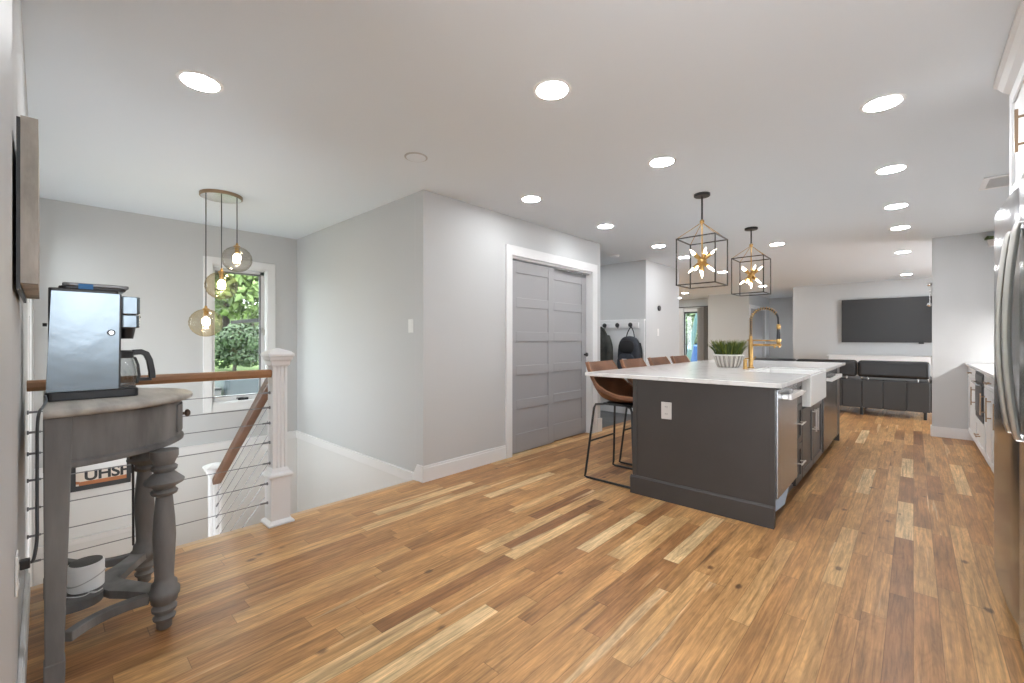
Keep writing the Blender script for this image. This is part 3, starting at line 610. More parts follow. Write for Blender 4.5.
# ---- outlets and switches
def plate(name, loc, n, label, cat, kind, m=WHITEP, w_=0.072, h_=0.115):
    t = thing(name, label, cat, loc); a = math.atan2(n[1], n[0]); t.rotation_euler = (0, 0, a)   # local +x out of the wall
    MB().box(0.0005, 0.006, -w_ / 2, w_ / 2, -h_ / 2, h_ / 2).build('cover_plate', m, t, bevel=0.003)
    if kind == 'outlet':
        for s in (-1, 1):
            r = MB(); r.box(0.006, 0.008, -0.017, 0.017, s * 0.026 - 0.016, s * 0.026 + 0.016); f = r.build('receptacle', m, t, bevel=0.002)
            for sy in (-0.0065, 0.0065): MB().box(0.0078, 0.0086, sy - 0.0015, sy + 0.0015, s * 0.026 - 0.002, s * 0.026 + 0.008).build('slot', BLACKP, f)
    else:
        r = MB(); r.box(0.006, 0.0095, -0.016, 0.016, -0.033, 0.033); r.build('rocker', m, t, bevel=0.002)
    return t
plate('wall_outlet', (-1.335, IY0, 0.665), (0, -1), 'pale outlet plate on the charcoal end panel of the island', 'outlet', 'outlet', mat('pale_grey_plastic', (0.56, 0.53, 0.50), 0.4), 0.078, 0.125)
plate('light_switch', (-3.178, YSW, 1.306), (0, -1), 'white light switch on the grey wall above the stairs', 'light switch', 'switch')
plate('light_switch', (-3.07, 6.83, 1.31), (1, 0), 'white light switch below the round black thermostat', 'light switch', 'switch')
plate('wall_outlet', (-1.92, YL, 0.505), (0, 1), 'white wall outlet with a black plug behind the grey console table', 'outlet', 'outlet')
th = thing('thermostat', 'round black thermostat on the grey hall wall', 'thermostat', (-3.07, 6.86, 1.705))
mb = MB(); mb.lathe([(0.042, 0), (0.045, 0.004), (0.045, 0.02), (0.040, 0.026)], n=28); mb.xf(Matrix.Rotation(PI / 2, 4, 'Y')); mb.build('body', BLACKM, th, smooth=40)
mb = MB(); mb.lathe([(0.036, 0.0262), (0.034, 0.028)], n=28); mb.xf(Matrix.Rotation(PI / 2, 4, 'Y')); mb.build('dial_face', SCREEN, th, smooth=40)

# ---- bar stools
def make_stool(label, loc):
    t = thing('bar_stool', label, 'bar stool', loc, 0, 'leather bar stools along the island')
    # bucket shell: profile from the front lip of the seat to the top of the back, swept across y
    prof = [(0.235, 0.685), (0.20, 0.690), (0.10, 0.672), (0.0, 0.662), (-0.10, 0.668), (-0.165, 0.700), (-0.205, 0.77), (-0.228, 0.85), (-0.245, 0.93), (-0.258, 0.992)]
    hw = [0.195, 0.222, 0.232, 0.232, 0.232, 0.235, 0.238, 0.232, 0.222, 0.200]
    side = [0.010, 0.022, 0.045, 0.075, 0.105, 0.115, 0.085, 0.055, 0.030, 0.008]     # how far the edges wrap up / forward
    prof = smoothpath([(a, b, 0) for a, b in prof], 3); k3 = 3
    def lerpl(Lx, i): q = i / k3; a = int(q); f = q - a; return Lx[a] if a >= len(Lx) - 1 else Lx[a] * (1 - f) + Lx[a + 1] * f
    nrow = len(prof); ny = 14; top, bot = [], []
    for i, (px_, pz_, _) in enumerate(prof):
        d = Vector(prof[min(i + 1, nrow - 1)]) - Vector(prof[max(i - 1, 0)]); d.normalize(); nx, nz = d.y, -d.x     # normal toward the sitter
        if nx * 1 + nz * 1 < 0: nx, nz = -nx, -nz
        W_, S_ = lerpl(hw, i), lerpl(side, i); r1, r2 = [], []
        for j in range(ny + 1):
            u = -1 + 2 * j / ny; lift = S_ * abs(u) ** 2.6
            r1.append((px_ + nx * (lift + 0.014), u * W_, pz_ + nz * (lift + 0.014))); r2.append((px_ + nx * (lift - 0.014), u * W_ * 1.02, pz_ + nz * (lift - 0.014)))
        top.append(r1); bot.append(r2)
    rings = [top[i] + list(reversed(bot[i])) for i in range(nrow)]
    MB().loft(rings).build('seat', LEATHER, t, smooth=50)
    for j in (0, -1): MB().tube([top[i][j] for i in range(nrow)], 0.006, 6).build('piping', LEATHERIN, t, smooth=50)
    mb = MB(); mb.rbox(-0.13, 0.17, -0.15, 0.15, 0.632, 0.648, 0.03); mb.build('seat_plate', BLACKM, t)
    for s in (-1, 1):
        b = MB(); yb, yt = s * 0.238, s * 0.175
        pts = [(-0.10, yt * 0.8, 0.640), (-0.175, yt, 0.632), (-0.19, yt * 1.02, 0.60), (-0.236, yb, 0.05), (-0.243, yb, 0.016), (-0.222, yb, 0.0095), (0.2, yb, 0.0095), (0.222, yb, 0.016), (0.216, yb, 0.05), (0.165, yt * 1.02, 0.60), (0.15, yt, 0.632), (0.08, yt * 0.8, 0.640)]
        b.tube(pts, 0.0095, 10); b.build('leg', BLACKM, t, smooth=60)
    b = MB(); b.tube([(-0.214, -0.207, 0.315), (-0.214, 0.207, 0.315)], 0.008); b.build('stretcher', BLACKM, t, smooth=60)
    b = MB(); b.tube([(0.196, -0.207, 0.24), (0.196, 0.207, 0.24)], 0.009); b.build('footrest', BLACKM, t, smooth=60)
    return t
stool = make_stool('tan leather bar stool nearest the near end of the island', (-1.835, 3.41, 0))
dup(stool, (-1.835, 4.01, 0), 'second tan leather bar stool from the near end of the island', 'leather bar stools along the island')
dup(stool, (-1.835, 4.61, 0), 'third tan leather bar stool from the near end of the island', 'leather bar stools along the island')
dup(stool, (-1.835, 5.20, 0), 'tan leather bar stool farthest along the island', 'leather bar stools along the island')

# ---- cage pendants over the island
def make_cage(label, loc, up=0.0):
    t = thing('cage_pendant', label, 'pendant light', loc, 0, 'black cage pendants over the island')      # origin on the ceiling
    MB().lathe([(0.062, -0.022), (0.066, -0.018), (0.066, -0.0005)], n=28).build('canopy', BLACKM, t, smooth=40)
    b = MB(); b.tube([(0, 0, -0.022), (0, 0, -0.225 + up)], 0.008); b.build('stem', BLACKM, t, smooth=60)
    b = MB(); b.tube([(0, 0, -0.25 + up), (0, 0, -0.56 + up)], 0.006); b.sphere((0, 0, -0.238 + up), 0.019, 14, 8); b.build('brass_rod', BRASS, t, smooth=60)
    s, zt, zb = 0.158, -0.39 + up, -0.785 + up; b = MB(); c4 = [(-s, -s), (s, -s), (s, s), (-s, s)]; q = 0.009
    for i in range(4):
        (x, y), (x2, y2) = c4[i], c4[(i + 1) % 4]
        b.bar((x, y, zt + q / 2), (x, y, zb - q / 2), q)
        for zz in (zt, zb): b.bar((x, y, zz), (x2, y2, zz), q)
    b.build('cage', BLACKM, t)
    b = MB()
    for x, y in c4: b.tube([(0, 0, -0.243 + up), (x, y, zt)], 0.0028, 6)
    b.build('hanger_rods', BRASS, t, smooth=60)
    cz = -0.575 + up; b = MB(); b.sphere((0, 0, cz), 0.038, 16, 10); b.build('hub', BRASS, t, smooth=60)
    dirs = []
    for k in range(5): dirs.append((0.75 * math.cos(2 * PI * k / 5 + 0.3), 0.75 * math.sin(2 * PI * k / 5 + 0.3), 0.62))
    for k in range(5): dirs.append((0.75 * math.cos(2 * PI * k / 5 + 0.75), 0.75 * math.sin(2 * PI * k / 5 + 0.75), -0.62))
    dirs.append((0, 0, -1.0))
    for d in dirs:
        d = Vector(d).normalized(); c0 = Vector((0, 0, cz)); r = MB(); r.tube([c0 + d * 0.028, c0 + d * 0.088], 0.0155, 10); a = r.build('lamp_arm', BRASS, t, smooth=60)
        l = MB(); l.tube([c0 + d * 0.088, c0 + d * 0.094, c0 + d * 0.112, c0 + d * 0.132, c0 + d * 0.146], 0.01, 10, taper=[0.006, 0.0075, 0.0085, 0.006, 0.002]); l.build('bulb', BULB2, a, smooth=60)
    return t
cg = make_cage('black cage pendant with brass starburst, the nearer one over the island', (-1.335, 3.85, H))
make_cage('black cage pendant with brass starburst, the farther one over the island', (-1.335, 5.39, H), 0.045)

# ---- globe pendant cluster over the stairwell
gp = thing('globe_pendant_cluster', 'three amber glass globes hanging from a round ceiling plate over the stairs', 'pendant light', (-4.40, 1.05, H))
MB().lathe([(0.150, -0.026), (0.158, -0.024), (0.158, -0.0005)], n=48).build('canopy', [BRONZE], gp, smooth=40)
MB().lathe([(0.148, -0.0275), (0.148, -0.0262)], n=48).build('canopy_face', CHROME, gp, smooth=40)
for gx, gy, gz, gr, gm in ((0.070, 0.100, 1.888, 0.115, SMOKE), (0.005, 0.0, 1.655, 0.122, AMBER), (-0.055, -0.10, 1.332, 0.122, AMBER)):
    zc = gz - H; top = zc + gr * 0.95
    MB().tube([(gx, gy, -0.027), (gx, gy, top + 0.03)], 0.004, 8).build('cord', BLACKM, gp, smooth=60)
    pr = []
    m_ = 34
    for k in range(m_ + 1):
        a = -PI / 2 + PI * k / m_ * 0.955; pr.append((max(1e-5, gr * math.cos(a) * (1 + 0.016 * math.sin(k * 2.1))), zc + gr * 0.97 * math.sin(a)))
    g = MB().lathe(pr, gx, gy, 40).build('glass_globe', gm, gp, smooth=80)
    MB().lathe([(0.026, top - 0.005), (0.026, top + 0.005), (0.012, top + 0.012), (0.008, top + 0.03)], gx, gy, 20).build('socket_cap', BRASS, g, smooth=40)
    MB().lathe([(0.016, top - 0.05), (0.018, top - 0.006)], gx, gy, 16).build('socket', BRASS, g, smooth=40)
    b = MB(); b.sphere((gx, gy, zc + 0.012), 0.030, 16, 10, sz=1.25); b.build('bulb', BULB, g, smooth=80)

# ---- recessed lights
def make_can(label, x, y):
    t = thing('recessed_light', label, 'ceiling light', (x, y, H), 0, 'round recessed ceiling lights')
    MB().lathe([(0.078, -0.0045), (0.094, -0.003), (0.096, -0.0005), (0.076, -0.0005)], n=36).build('trim_ring', TRIM, t, smooth=40)
    MB().lathe([(0.077, -0.0055), (0.077, -0.002)], n=36).build('lens', LENS, t, smooth=40)
    return t
cans = [(-2.545, 0.52, 'recessed ceiling light over the console table side of the room, at top left'),
        (-1.33, 1.735, 'large round recessed ceiling light at the top centre, nearest in front of the pendants'),
        (-0.12, 3.02, 'recessed ceiling light nearest the camera in the row beside the fridge'),
        (-1.30, 2.96, 'recessed ceiling light just before the nearer black cage pendant'),
        (-0.12, 4.23, 'second recessed light of the row beside the fridge'),
        (-2.495, 2.95, 'recessed ceiling light above the near grey closet door'),
        (-0.12, 5.43, 'third recessed light of the row beside the fridge'),
        (-2.49, 4.21, 'recessed ceiling light above the far grey closet door'),
        (-0.11, 6.50, 'fourth recessed light of the row beside the fridge'),
        (-2.495, 5.58, 'recessed ceiling light above the mudroom opening'),
        (-1.31, 6.52, 'recessed ceiling light just behind the farther black cage pendant'),
        (-0.11, 8.33, 'recessed ceiling light above the back of the black sofa'),
        (-0.10, 11.2, 'recessed ceiling light just above the wall television'),
        (-3.95, 5.62, 'added unseen recessed light above the mudroom bench area behind the closet wall'),  # hidden lamp added to brighten the mudroom nook
        (-2.55, 6.60, 'recessed ceiling light seen through the nearer cage pendant, at its left'),
        (-2.58, 8.50, 'recessed ceiling light seen through the nearer cage pendant, at its lower right'),
        (-2.57, 11.35, 'recessed ceiling light seen through the farther cage pendant'),
        (-4.48, 11.65, 'nearer recessed light of the curtained far room'),
        (-5.14, 12.85, 'farthest recessed light, close to the curtains of the far room')]
can0 = None
for x, y, lab in cans:
    if can0 is None: can0 = make_can(lab, x, y)
    else: dup(can0, (x, y, H), lab, 'round recessed ceiling lights')
# ---- ceiling speaker / detectors / vent
t = thing('smoke_detector', 'flat round white detector on the ceiling before the closet corner', 'smoke detector', (-2.504, 1.738, H))
MB().lathe([(0.052, -0.012), (0.066, -0.008), (0.068, -0.0005)], n=36).build('body', CEIL, t, smooth=40)
MB().lathe([(0.070, -0.006), (0.078, -0.004), (0.078, -0.0005), (0.0685, -0.0005)], n=36).build('ring', mat('grey_ring', (0.48, 0.475, 0.47), 0.6), t, smooth=40)
t = thing('smoke_detector', 'small white detector on the ceiling outside the mudroom', 'smoke detector', (-3.25, 5.75, H))
MB().lathe([(0.050, -0.030), (0.060, -0.024), (0.062, -0.0005)], n=28).build('body', CEIL, t, smooth=40)
MB().lathe([(0.063, -0.012), (0.070, -0.010), (0.070, -0.0005), (0.0625, -0.0005)], n=28).build('base_ring', TRIM, t, smooth=40)
t = thing('ceiling_vent', 'white slotted ceiling vent near the top of the fridge', 'vent', (0.50, 5.13, H))
mb = MB(); mb.box(-0.10, 0.10, -0.19, -0.15, -0.008, -0.0005); mb.box(-0.10, 0.10, 0.15, 0.19, -0.008, -0.0005); mb.box(-0.10, -0.065, -0.15, 0.15, -0.008, -0.0005); mb.box(0.065, 0.10, -0.15, 0.15, -0.008, -0.0005); mb.build('frame', TRIM, t, bevel=0.002)
MB().box(-0.064, 0.064, -0.149, 0.149, -0.002, -0.0006).build('backing', BLACKP, t)
mb = MB()
for k in range(11): y = -0.135 + 0.027 * k; mb.box(-0.064, 0.064, y - 0.004, y + 0.004, -0.0075, -0.0022)
mb.build('louver', TRIM, t)

# ---- balustrade on the landing edge
bal = thing('balustrade', 'level cable balustrade with white newel post and oak handrail at the floor edge', 'railing', (-3.045, 1.04, 0))
def newel(parent, x, y, z0, zbase, ztop, m=TRIM):
    a, b_ = 0.044, 0.058
    pts = []
    grooves = [(-0.023), 0.0, 0.023]
    def side(n):
        out = [(-a, -a)]
        for g in grooves: out += [(g - 0.007, -a), (g - 0.004, -a + 0.006), (g + 0.004, -a + 0.006), (g + 0.007, -a)]
        return [(px_ * math.cos(n) - py_ * math.sin(n), px_ * math.sin(n) + py_ * math.cos(n)) for px_, py_ in out]
    for k in range(4): pts += side(k * PI / 2)
    pts = [(x + p, y + q) for p, q in pts]
    sh = MB(); sh.prism(pts, zbase + 0.02, ztop - 0.105); n = sh.build('newel_post', m, parent)
    b = MB(); b.box(x - b_, x + b_, y - b_, y + b_, z0, zbase)
    def sq(r, zz): return [(x - r, y - r, zz), (x + r, y - r, zz), (x + r, y + r, zz), (x - r, y + r, zz)]
    b.loft([sq(b_ + 0.010, zbase - 0.025), sq(b_ + 0.015, zbase - 0.012), sq(b_ + 0.010, zbase), sq(b_ - 0.004, zbase + 0.012), sq(a + 0.002, zbase + 0.035)])
    b.loft([sq(b_ + 0.020, z0), sq(b_ + 0.020, z0 + 0.012), sq(b_ + 0.002, z0 + 0.03)])
    b.build('base_block', m, n, bevel=0.002)
    c = MB(); zt = ztop
    c.loft([sq(a + 0.003, zt - 0.118), sq(a + 0.012, zt - 0.108), sq(a + 0.014, zt - 0.085), sq(a + 0.024, zt - 0.075), sq(a + 0.026, zt - 0.058), sq(a + 0.034, zt - 0.052), sq(a + 0.034, zt - 0.036), sq(a + 0.018, zt - 0.022), sq(0.006, zt)])
    c.build('cap', m, n, bevel=0.002)
    return n
newel(bal, 0, 0, 0.0012, 0.325, 1.133)
RZ = 0.995
mb = MB(); y0, y1 = YL + 0.004 - 1.04, -0.0445
mb.prism_axis([(RZ - 0.05, -0.026), (RZ - 0.05, 0.026), (RZ - 0.03, 0.034), (RZ - 0.008, 0.034), (RZ, 0.024), (RZ, -0.024), (RZ - 0.008, -0.034), (RZ - 0.03, -0.034)], y0, y1, 'y')
mb.build('handrail', OAKRAIL, bal, bevel=0.002)
for zz in (0.140, 0.262, 0.392, 0.525, 0.650, 0.750, 0.845):
    ya, yb = YL + 0.004 - 1.04, (-0.059 if zz < 0.30 else -0.045)
    c = MB().tube([(0, ya, zz), (0, yb, zz)], 0.0026, 6).build('cable', CABLE, bal)
    for e0, sg in ((yb, -1), (ya, 1)):
        f = MB(); f.lathe([(0.010, 0), (0.010, 0.006), (0.0055, 0.007), (0.0055, 0.045)], n=10); f.xf(Matrix.Translation((0, e0, zz)) @ Matrix.Rotation(-sg * PI / 2, 4, 'X')); f.build('fitting', CABLE, c, smooth=60)
# ---- balustrade down the stairs
sb = thing('balustrade', 'sloping cable balustrade with dark oak handrail running down the stairs', 'railing', (-4.56, 1.04, -1.139))
newel(sb, 0, 0, 0.0, 0.40, 1.235)
r0, r1 = Vector((-3.092 + 4.56, 0, 0.945 + 1.139)), Vector((0.046, 0, 1.075))
sl = (r0 - r1).z / (r0 - r1).x
mb = MB(); mb.bar(r0 + Vector((-0.022, 0, 0)), r1, 0.062, 0.052); mb.build('handrail', OAKRAIL2, sb, bevel=0.006)
for k in range(7):
    dz = 0.12 + 0.098 * k
    a = Vector((r0.x - 0.001, 0, r0.z - dz)); b = Vector((0.045 if r1.z - dz > 0.40 else 0.059, 0, r1.z - dz))
    # keep clear of the treads: cables end at the tread line
    c = MB().tube([a, b], 0.0026, 6).build('cable', CABLE, sb)
    d = (a - b).normalized(); MB().tube([b, b + d * 0.07], 0.0065, 8).build('fitting', CABLE, c, smooth=60); MB().tube([a, a - d * 0.05], 0.0055, 8).build('fitting', CABLE, c, smooth=60)

# ---- console table
TX, TY = -2.56, YL + 0.055
ct = thing('console_table', 'grey washed half moon console table with turned legs by the railing', 'table', (TX, TY, 0))
A, B, TOP = 0.430, 0.486, 0.945
def half(a, b, n=40): return [(a * math.cos(PI * k / n), b * math.sin(PI * k / n)) for k in range(n + 1)]
mb = MB(); rr = []
for off, zz in ((-0.012, TOP - 0.026), (-0.003, TOP - 0.021), (0.0, TOP - 0.012), (-0.003, TOP - 0.004), (-0.009, TOP)):
    rr.append([(x, y, zz) for x, y in half(A + off, B + off)])
mb.loft(rr); mb.build('table_top', GREYTOP, ct, smooth=50)
mb = MB(); mb.prism(half(A - 0.045, B - 0.045), 0.735, TOP - 0.0265)
mb.loft([[(x, y + 0.0, zz) for x, y in half(A + o_, B + o_)] for o_, zz in ((-0.045, 0.732), (-0.034, 0.738), (-0.034, 0.752), (-0.045, 0.760))])
mb.build('apron', GREYWOOD, ct, smooth=50)
def arcpanel(t0, t1, off, z0, z1, n=14):
    o_ = [((A + off) * math.cos(t0 + (t1 - t0) * k / n), (B + off) * math.sin(t0 + (t1 - t0) * k / n)) for k in range(n + 1)]
    i_ = [((A - 0.046) * math.cos(t0 + (t1 - t0) * k / n), (B - 0.046) * math.sin(t0 + (t1 - t0) * k / n)) for k in range(n + 1)]
    return MB().prism(o_ + list(reversed(i_)), z0, z1)
dw = arcpanel(math.radians(66), math.radians(114), -0.038, 0.775, 0.895).build('drawer', GREYWOOD, ct, smooth=40)
k = MB(); k.lathe([(0.007, 0), (0.007, 0.012), (0.017, 0.018), (0.018, 0.026), (0.010, 0.034)], n=18); k.xf(Matrix.Translation((0.0, B - 0.038, 0.835)) @ Matrix.Rotation(-PI / 2, 4, 'X')); k.build('knob', KNOBW, dw, smooth=50)
TURN = [(0.020, 0.0), (0.026, 0.006), (0.026, 0.030), (0.036, 0.040), (0.039, 0.050), (0.030, 0.060), (0.030, 0.066), (0.041, 0.076), (0.043, 0.088), (0.032, 0.098), (0.032, 0.104), (0.044, 0.112), (0.046, 0.128), (0.052, 0.136), (0.053, 0.158), (0.045, 0.166), (0.043, 0.188), (0.034, 0.198), (0.032, 0.215), (0.036, 0.30), (0.039, 0.38), (0.036, 0.45), (0.030, 0.52), (0.028, 0.545), (0.043, 0.553), (0.046, 0.564), (0.036, 0.575), (0.040, 0.583), (0.066, 0.598), (0.068, 0.608), (0.060, 0.616), (0.040, 0.636), (0.032, 0.644), (0.043, 0.652), (0.045, 0.664), (0.034, 0.674), (0.040, 0.690), (0.048, 0.705), (0.048, 0.732)]
for lx, ly in ((0.293, 0.340), (-0.205, 0.338)):
    MB().lathe(TURN, lx, ly, 28).build('leg', GREYWOOD, ct, smooth=55)
for s in (-1, 1):
    b = MB(); x0, x1 = (0.352, 0.408) if s > 0 else (-0.408, -0.352)
    b.hexa([(x0, 0.004, 0), (x1, 0.004, 0), (x1, 0.048, 0), (x0, 0.048, 0)] , [(x0, 0.0, TOP - 0.0265), (x1, 0.0, TOP - 0.0265), (x1, 0.072, TOP - 0.0265), (x0, 0.072, TOP - 0.0265)])
    b.box(x0, x1, 0, 0.072, 0.735, 0.908) if False else None
    b.hexa([(x0 - 0.004, 0.001, 0.0), (x1 + 0.003, 0.001, 0.0), (x1 + 0.003, 0.052, 0.0), (x0 - 0.004, 0.052, 0.0)], [(x0 - 0.004, 0.001, 0.08), (x1 + 0.003, 0.001, 0.08), (x1 + 0.003, 0.054, 0.08), (x0 - 0.004, 0.054, 0.08)])
    b.build('leg', GREYWOOD, ct, bevel=0.004)
# low shelf: hub plate with two arms to the turned legs, and a curved rail to the near back leg
SZ0, SZ1 = 0.128, 0.160
def curve(p0, c, p1, n=10): return [tuple(v[:2]) for v in bez([(*p0, 0), (*c, 0), (*p1, 0)], n)]
poly = curve((0.16, 0.02), (0.20, 0.15), (0.115, 0.17), 8) + curve((0.150, 0.185), (0.22, 0.25), (0.290, 0.293), 8) + curve((0.246, 0.340), (0.06, 0.225), (0.04, 0.225), 8)[0:]
poly = [(x, y) for x, y in poly] + [(-x + 0.088, y) for x, y in reversed(poly)]
MB().prism(poly, SZ0, SZ1).build('lower_shelf', GREYWOOD, ct, bevel=0.004)
def band(p0, c, p1, wd, z0, z1, n=16):
    q = [Vector((*v[:2], 0)) for v in bez([(*p0, 0), (*c, 0), (*p1, 0)], n)]; Lp, Rp = [], []
    for i, p in enumerate(q):
        d = (q[min(i + 1, n)] - q[max(i - 1, 0)]).normalized(); nn = Vector((-d.y, d.x, 0)) * wd / 2; Lp.append(tuple((p + nn)[:2])); Rp.append(tuple((p - nn)[:2]))
    return MB().prism(Rp + list(reversed(Lp)), z0, z1)
band((0.375, 0.058), (0.26, 0.16), (0.293, 0.292), 0.034, 0.122, 0.158).build('stretcher', GREYWOOD, ct, bevel=0.004)
band((-0.375, 0.058), (-0.19, 0.15), (-0.205, 0.290), 0.034, 0.122, 0.158).build('stretcher', GREYWOOD, ct, bevel=0.004)

# ---- coffee maker on the table
CM = thing('coffee_maker', 'tall stainless and black coffee maker with power cord on the console table', 'coffee maker', (-2.55, 0.10, TOP + 0.0005))
SSIDE = mat('coffee_maker_steel', (0.185, 0.215, 0.240), 0.24, 1.0, bump=0.22, bscale=6)
hw = 0.095; y0, ym, yf = -0.088, 0.03, 0.122
mb = MB(); mb.rbox(-hw + 0.004, hw - 0.004, y0 + 0.002, ym, 0.035, 0.43, 0.015); mb.rbox(-hw + 0.004, hw - 0.004, y0 + 0.002, yf - 0.004, 0.31, 0.445, 0.012); mb.build('body', BLACKP, CM, bevel=0.003)
for s in (-1, 1):
    p = MB(); xa, xb = (hw - 0.004, hw) if s > 0 else (-hw, -hw + 0.004)
    p.hexa([(xa, y0 - 0.004, 0.036), (xb, y0 - 0.004, 0.036), (xb, yf - 0.006, 0.036), (xa, yf - 0.006, 0.036)], [(xa, y0 + 0.010, 0.432), (xb, y0 + 0.010, 0.432), (xb, yf - 0.002, 0.432), (xa, yf - 0.002, 0.432)])
    sp_ = p.build('side_panel', SSIDE, CM)
    e = MB(); e.bar(((xa + xb) / 2, yf - 0.003, 0.036), ((xa + xb) / 2, yf + 0.001, 0.432), 0.006, 0.007); e.build('edge_strip', BLACKP, sp_)
    bd = MB(); bd.lathe([(0.0130, 0), (0.0130, 0.002)], n=20); bd.xf(Matrix.Translation((s * hw, yf - 0.028, 0.27)) @ Matrix.Rotation(s * PI / 2, 4, 'Y')); bd2 = bd.build('badge', BLACKP, sp_)
    bd = MB(); bd.lathe([(0.0075, 0.002), (0.0075, 0.003)], n=20); bd.xf(Matrix.Translation((s * hw, yf - 0.028, 0.27)) @ Matrix.Rotation(s * PI / 2, 4, 'Y')); bd.build('badge_face', CHROME, sp_)
mb = MB(); mb.rbox(-hw - 0.002, hw + 0.002, y0 - 0.008, 0.182, 0.0, 0.034, 0.02); mb.build('base', BLACKP, CM, bevel=0.004)
MB().lathe([(0.058, 0.0345), (0.058, 0.038)], 0, 0.125, 28).build('warming_plate', BLACKM, CM, smooth=40)
mb = MB(); mb.rbox(-hw + 0.008, hw - 0.008, yf - 0.001, yf + 0.066, 0.350, 0.425, 0.012); mb.rbox(-hw + 0.008, hw - 0.008, yf - 0.001, yf + 0.064, 0.292, 0.346, 0.012); mb.build('brew_head', SSIDE, CM, bevel=0.003)
mb = MB(); mb.loft([[(0.05 * c_ * f_, yf + 0.026 + 0.034 * s_ * f_, zz) for c_, s_ in [(math.cos(2 * PI * i / 20), math.sin(2 * PI * i / 20)) for i in range(20)]] for f_, zz in ((0.75, 0.245), (1.0, 0.291))]); mb.build('filter_basket', BLACKP, CM, smooth=40)
mb = MB(); mb.tube([(0.0, yf + 0.064, 0.34), (0.0, yf + 0.075, 0.345)], 0.006, 8); mb.box(-0.03, 0.03, yf + 0.064, yf + 0.068, 0.362, 0.41); mb.build('control_panel', BLACKP, CM)
mb = MB(); mb.rbox(-hw + 0.01, hw - 0.01, y0 + 0.03, yf + 0.02, 0.4452, 0.456, 0.02); mb.build('lid', BLACKP, CM, bevel=0.003)
mb = MB(); mb.rbox(-hw + 0.012, hw - 0.012, y0 + 0.04, yf + 0.03, 0.4562, 0.470, 0.02); mb.build('hopper_lid', mat('smoky_lid', (0.22, 0.22, 0.23), 0.2), CM, bevel=0.004)
MB().box(hw - 0.0095, hw - 0.004, y0 + 0.085, y0 + 0.128, 0.4455, 0.466).build('display', emit('blue_display', (0.015, 0.10, 0.25), 0.25), CM)
mb = MB(); mb.tube([(0.02, y0 - 0.001, 0.30), (0.02, y0 - 0.013, 0.30)], 0.007, 8); mb.build('side_knob', BLACKP, CM)
# power cord: from the back of the base, down behind the table to the outlet
ox, oy, oz = -2.55, 0.10, TOP + 0.0005
cord = [(-2.475, 0.008, 0.965), (-2.42, 0.006, 0.972), (-2.30, 0.008, 0.965), (-2.18, 0.0, 0.956), (-2.108, -0.008, 0.948), (-2.07, -0.012, 0.90), (-2.03, -0.012, 0.80), (-1.99, -0.012, 0.68), (-1.955, -0.012, 0.585), (-1.925, -0.018, 0.535), (-1.92, -0.026, 0.525)]
cm = MB(); cm.tube([(a - ox, b - oy, c - oz) for a, b, c in smoothpath(cord, 6)], 0.0042, 8); cc = cm.build('power_cord', BLACKP, CM, smooth=60)
mb = MB(); mb.box(-1.93 - ox, -1.91 - ox, YL + 0.009 - oy, YL + 0.030 - oy, 0.512 - oz, 0.540 - oz); mb.build('plug', BLACKP, cc, bevel=0.003)
# carafe
cf = thing('coffee_carafe', 'glass coffee carafe with black handle in the coffee maker', 'carafe', (-2.55, 0.225, TOP + 0.039))
MB().lathe([(0.050, 0.0), (0.058, 0.006), (0.062, 0.035), (0.060, 0.075), (0.050, 0.115), (0.046, 0.130), (0.043, 0.130), (0.047, 0.115), (0.057, 0.075), (0.059, 0.035), (0.054, 0.009), (0.0001, 0.008)], n=32).build('glass_jug', POTGLASS, cf, smooth=60)
MB().lathe([(0.047, 0.122), (0.050, 0.124), (0.050, 0.150), (0.042, 0.156), (0.0001, 0.157)], n=32).build('lid', BLACKP, cf, smooth=40)
h = MB(); hp = [(0, 0.044, 0.146), (0, 0.075, 0.148), (0, 0.092, 0.140), (0, 0.104, 0.11), (0, 0.112, 0.06), (0, 0.114, 0.028)]
rings = []
for i, p in enumerate(hp):
    w_ = 0.014; d = (Vector(hp[min(i + 1, 5)]) - Vector(hp[max(i - 1, 0)])).normalized(); nn = Vector((0, -d.z, d.y)); th_ = 0.012
    rings.append([tuple(Vector(p) + Vector((w_ * a, 0, 0)) + nn * th_ * b) for a, b in ((-1, -1), (1, -1), (1, 1), (-1, 1))])
h.loft(rings); h.build('handle', BLACKP, cf, bevel=0.004)
h = MB(); h.loft([[(a * 0.010, y + b * 0.005, zz) for a, b in ((-1, -1), (1, -1), (1, 1), (-1, 1))] for y, zz in ((0.053, 0.125), (0.064, 0.09), (0.068, 0.045), (0.060, 0.008))]); h.box(-0.009, 0.009, 0.060, 0.112, 0.018, 0.032); h.build('handle_bracket', BLACKP, cf, bevel=0.002)
# ---- loose black cord hanging behind the table front
cdm = MB(); cdm.tube(smoothpath([(-2.65, 0.215, 0.728), (-2.69, 0.235, 0.712), (-2.73, 0.272, 0.665), (-2.745, 0.292, 0.58), (-2.75, 0.294, 0.40), (-2.75, 0.295, 0.20)], 6), 0.005, 8)
tag(cdm.build('hanging_cord', BLACKP, smooth=60), 'black cord hanging under the console table beside its far turned leg', 'cord')
